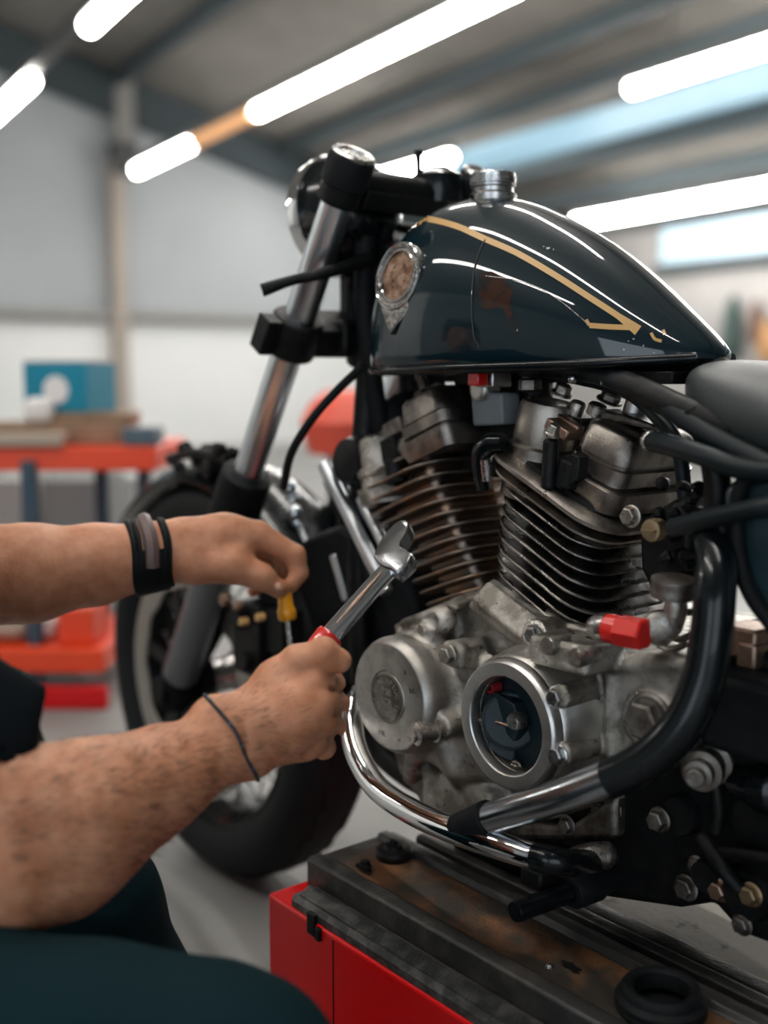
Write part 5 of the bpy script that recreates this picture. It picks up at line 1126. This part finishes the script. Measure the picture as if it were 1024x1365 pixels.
# string bracelet round the right wrist: a ring fitted to the skin by ray casting
bv = BVHTree.FromPolygons([v.co for v in skin_me.vertices], [tuple(p.vertices) for p in skin_me.polygons])
def wrist_ring(c, axis, n=48, tilt=0, off=.0012):
    x, y, z = frame_of(axis); out = []
    for i in range(n+1):
        a = 2*PI*i/n; d = x*math.cos(a)+y*math.sin(a); l_, n_, _, dist = bv.ray_cast(c+d*.09, -d, .09)
        out.append((l_ if l_ is not None else c+d*.03)+d*off+z*(.0015*math.sin(a*3)))
    return out
c0 = V(D(308, 982, .974)); axr = (V(D(345, 935, .985))-V(D(262, 1008, .955))).normalized(); axr = (axr+CR*.25).normalized()
ringp = wrist_ring(c0, axr)
br = MB(); br.tube(ringp, .0016, n=8, sub=3); br = br.build('string_bracelet', mat('dark_string', (.015, .02, .03), .7), man)
b = MB()
for i in range(0, len(ringp)-1, 2): b.ball(ringp[i], .0019, 8, m=(0 if i % 3 else (1 if i % 4 else 2)))
b.build('bracelet_beads', [mat('black_bead', (.012, .016, .02), .35), mat('blue_bead', (.05, .12, .25), .3), mat('green_bead', (.06, .12, .11), .3)], br)
# black wrist cuff on the left wrist
b = MB(); c1 = V(D(196, 741, 1.323)); axl = (V(D(240, 738, 1.33))-V(D(150, 750, 1.31))).normalized()
for dx, rr in ((-.016, .0038), (-.010, .003), (.020, .0032), (.024, .0026)): b.tube(wrist_ring(c1+axl*dx, axl, 40), rr, n=8, sub=2)
for dx in range(-14, 20, 4):
    rp = wrist_ring(c1+axl*dx*.001, axl, 40); seg = rp[:]
    lowp = [p for p in seg if (p-c1).dot(CU) < .018]
    if len(lowp) > 3:
        i0 = min(range(len(rp)-1), key=lambda k: (rp[k]-c1).dot(CU)); m_ = len(rp)-1; arc = [rp[(i0+j) % m_] for j in range(-11, 12)]; b.tube(arc, .0042, n=8, smooth=False)
b.build('wrist_cuff', M['blackrub'], man)
M['cuff'] = mat('faded_cuff_face', (.12, .08, .075), .5)
rp = wrist_ring(c1+axl*.003, axl, 40, off=.0022); i0 = max(range(len(rp)-1), key=lambda k: (rp[k]-c1).dot(CU*.8-CF)); m_ = len(rp)-1
b = MB(); b.tube([rp[(i0+j) % m_] for j in range(-6, 7)], .009, n=8, smooth=False); b.build('cuff_face', M['cuff'], man)
# shirt
Sh = Field(lo3-.03, hi3+.03, .006)
Sh.chain([sh, D(-140, 910, .905), D(-78, 1015, .885)], [.085, .072, .075], k=.03); Sh.cone(D(-78, 1015, .885), D(-62, 1048, .882), .075, .074, k=.01)
Sh.chain([shl, D(-140, 758, 1.262), D(-62, 768, 1.275)], [.080, .070, .068], k=.03)
Sh.chain([pel+np.array((0, 0, .07)), pel*.5+nk*.5, nk-np.array((0, 0, .08))], [.165, .15, .145], k=.08, flat=px_, fs=.8); Sh.cone(sh, shl, .085, .085, k=.06); Sh.cone(nk-np.array((0, 0, .03)), nk+np.array((0, 0, .025)), .072, .07, k=.03)
for px, py, d, r in ((-20, 930, .84, .014), (-30, 965, .835, .012), (-10, 900, .85, .012)): Sh.cone(D(px-90, py-50, d+.01), D(px+60, py+20, d+.03), r, r*.6, k=.02)
Sh.cone(D(-82, 1005, .887), D(-32, 1105, .872), .064, .068, k=.004, op='s'); Sh.cone(D(-60, 768, 1.273), D(30, 770, 1.285), .063, .063, k=.004, op='s')
Sh.cone(nk, nk+np.array((0, 0, .1)), .06, .064, k=.004, op='s')
Sh.build('shirt', M['shirt'], man, sm=1)
# trousers
kR = D(320, 1458, .80); kL = D(112, 1212, 1.17)
lo4 = np.minimum.reduce([kR, kL, pel, hipR, hipL, D(430, 1500, .8), D(-100, 1500, .7)])-.2; lo4[2] = -.01; hi4 = np.maximum.reduce([kR, kL, pel, hipR, hipL])+.2
Tr = Field(lo4, hi4, .0065)
Tr.chain([hipR, D(-80, 1420, .82), D(120, 1436, .80), D(270, 1446, .80), kR], [.105, .098, .086, .077, .070], k=.03)
ftR = D(300, 1428, .84); ftR[2] = .07; ftR = ftR-px_*.10+np.array(gy)*.05; Tr.chain([kR, (kR+ftR)/2, ftR], [.070, .062, .055], k=.03)
Tr.chain([hipL, D(-60, 1200, 1.14), kL], [.11, .092, .078], k=.03); ftL = np.array(PD(190, 1400, 1.20)); ftL[2] = .075; Tr.chain([kL, (kL+ftL)/2+px_*.015, ftL], [.078, .064, .055], k=.02)
Tr.cone(hipR, hipL, .11, .11, k=.05)
for pp in (((100, 1160, 1.10), (165, 1195, 1.13)), ((60, 1200, 1.09), (150, 1225, 1.11)), ((120, 1245, 1.11), (185, 1260, 1.13))): Tr.cone(D(*pp[0]), D(*pp[1]), .007, .006, k=.012)
Tr.build('trousers', M['trouser'], man, sm=1)
for f in (ftR, ftL):
    b = MB(); c = V(f); c.z = 0
    rings = []
    for t, w, h in ((-.09, .030, .075), (-.06, .038, .10), (0, .042, .095), (.07, .046, .07), (.13, .044, .055), (.165, .03, .04)):
        rings.append([c+gx*t+gy*(w*math.cos(a)*1.0)+V((0, 0, .002+h*(.5+.5*math.sin(a)))) for a in [2*PI*i/20 for i in range(20)]])
    b.rings(rings); b.build('work_shoe', M['blackrub'], man)
# low stool under him
so = empty('work_stool', V((pel[0], pel[1], 0))); tag(so, 'low black round stool the person sits on', 'stool')
b = MB(); b.lathe([(.13, .205), (.17, .21), (.175, .235), (.16, .25), (.001, .25)], V((pel[0], pel[1], 0)), (0, 0, 1), 40); b.build('seat', M['leather'], so)
b = MB(); b.cyl(V((pel[0], pel[1], .03)), V((pel[0], pel[1], .196)), .03); b.lathe([(.16, 0), (.16, .02), (.05, .035)], V((pel[0], pel[1], 0)), (0, 0, 1), 36); b.build('base', M['steel'], so)
# ================================================================== TOOLS IN HAND
# wrench: shank from the handle up to a jaw
wa = PD(362, 950, 1.025); wb_ = PD(432, 857, 1.033); wc = PD(528, 748, 1.065)
u = (wc-wb_).normalized(); side = (CR*.8+CU*.5); side = (side-u*side.dot(u)).normalized(); nrm = u.cross(side).normalized()
if nrm.dot(CF) > 0: nrm = -nrm
wrench = empty('wrench', wb_); tag(wrench, 'chrome wrench with red handle gripped in the near fist, jaw beside the front cylinder', 'wrench')
sh2 = MB()
def oval(p, a, c_, n=28, pw=1): return [p+side*(a*math.cos(2*PI*i/n))+nrm*(c_*math.sin(2*PI*i/n)) for i in range(n)]
Lw = (wc-wb_).length; prof = [(-.02, .0100, .0075), (.0, .0108, .0078), (.02, .0112, .008), (.05, .0108, .0078), (.075, .0104, .0075), (.095, .0108, .0075), (.108, .0125, .0078), (.116, .0150, .0082)]
sh2.rings([oval(wb_+u*l_, a, c_) for l_, a, c_ in prof]); sh2.build('shank', M['chrome'], wrench)
h0 = wb_+u*.108
def wp2(px, py): r = ray(px, py); t = (h0-CAM).dot(nrm)/r.dot(nrm); return CAM+r*t
jaw = [(502, 748), (510, 728), (524, 710), (536, 700), (545, 699), (549, 704), (547, 714), (541, 724), (537, 732), (540, 740), (549, 744), (553, 748), (548, 758), (539, 766), (532, 771), (524, 766), (512, 762)]
P, _ = catmull([V((x, y, 0)) for x, y in jaw+[jaw[0]]], [0]*(len(jaw)+1), 3); P = P[:-1]
JF = [wp2(p.x, p.y) for p in P]; cj = sum(JF, V((0, 0, 0)))/len(JF)
b = MB(); b.rings([[cj+(p-cj)*k+nrm*h for p in JF] for k, h in ((.90, -.0085), (.97, -.0075), (1, -.0055), (1, .0055), (.97, .0075), (.90, .0085))])
b.build('jaw', M['jawm'] if 'jawm' in M else M['steel'], wrench, smooth=40)
b = MB(); b.lathe([(.008, -.085), (.0125, -.080), (.0128, -.03), (.0120, -.012), (.0130, .0), (.0135, .006), (.0125, .0095), (.010, .0095)], wb_, u, 28); b.build('handle', M['red'], wrench)
b = MB(); q = wb_+nrm*.0080; b.tube([q+u*.02+side*.003, q+u*.05+side*.004, q+u*.085+side*.003], [.0006, .0022, .0006], n=8); b.build('shank_groove', M['copper'], wrench)
# small screwdriver / lamp held by the left fingers
sc = PD(380, 795, 1.345); sd = (PD(385, 850, 1.345)-PD(379, 795, 1.345)).normalized(); scr = empty('small_screwdriver', sc); tag(scr, 'small amber-handled screwdriver pinched between far thumb and finger', 'screwdriver')
b = MB(); b.lathe([(.006, -.012), (.009, -.004), (.0095, .012), (.0115, .016), (.0115, .026), (.009, .029)], sc, sd, 16); b.build('handle', M['amber'], scr)
b = MB(); b.cyl(sc+sd*.028, sc+sd*.06, .0035, n=12); b.build('shaft', M['steel'], scr)
# ================================================================== LIGHT, WORLD, CAMERA
w = bpy.data.worlds.new('World'); bpy.context.scene.world = w; w.use_nodes = True
bg = w.node_tree.nodes['Background']; bg.inputs['Color'].default_value = (.80, .90, 1.0, 1); bg.inputs['Strength'].default_value = 1.3
def area(name, loc, tgt, sx, sy, e, col=(1, 1, 1)):
    l = bpy.data.lights.new(name, 'AREA'); l.shape = 'RECTANGLE'; l.size = sx; l.size_y = sy; l.energy = e; l.color = col
    o = bpy.data.objects.new(name, l); C.objects.link(o); o.location = loc; o.rotation_euler = (V(tgt)-V(loc)).to_track_quat('-Z', 'Y').to_euler(); return o
cam = bpy.data.cameras.new('camera'); co = bpy.data.objects.new('camera', cam); C.objects.link(co)
cam.sensor_fit = 'HORIZONTAL'; cam.sensor_width = 36; cam.lens = 1500/1024*36; cam.clip_start = .05
co.matrix_world = Matrix(((CR.x, CU.x, -CF.x, CAM.x), (CR.y, CU.y, -CF.y, CAM.y), (CR.z, CU.z, -CF.z, CAM.z), (0, 0, 0, 1)))
cam.dof.use_dof = True; cam.dof.focus_distance = 1.13; cam.dof.aperture_fstop = 2.6; cam.dof.aperture_blades = 0
sc_ = bpy.context.scene; sc_.camera = co
sc_.view_settings.view_transform = 'Standard'; sc_.view_settings.look = 'None'; sc_.view_settings.gamma = 1; sc_.view_settings.exposure = 1.12; sc_.view_settings.use_curve_mapping = False
sc_.cycles.use_denoising = True; sc_.cycles.max_bounces = 7; sc_.cycles.diffuse_bounces = 4; sc_.cycles.glossy_bounces = 4; sc_.cycles.sample_clamp_indirect = 6; sc_.cycles.caustics_reflective = False; sc_.cycles.caustics_refractive = False
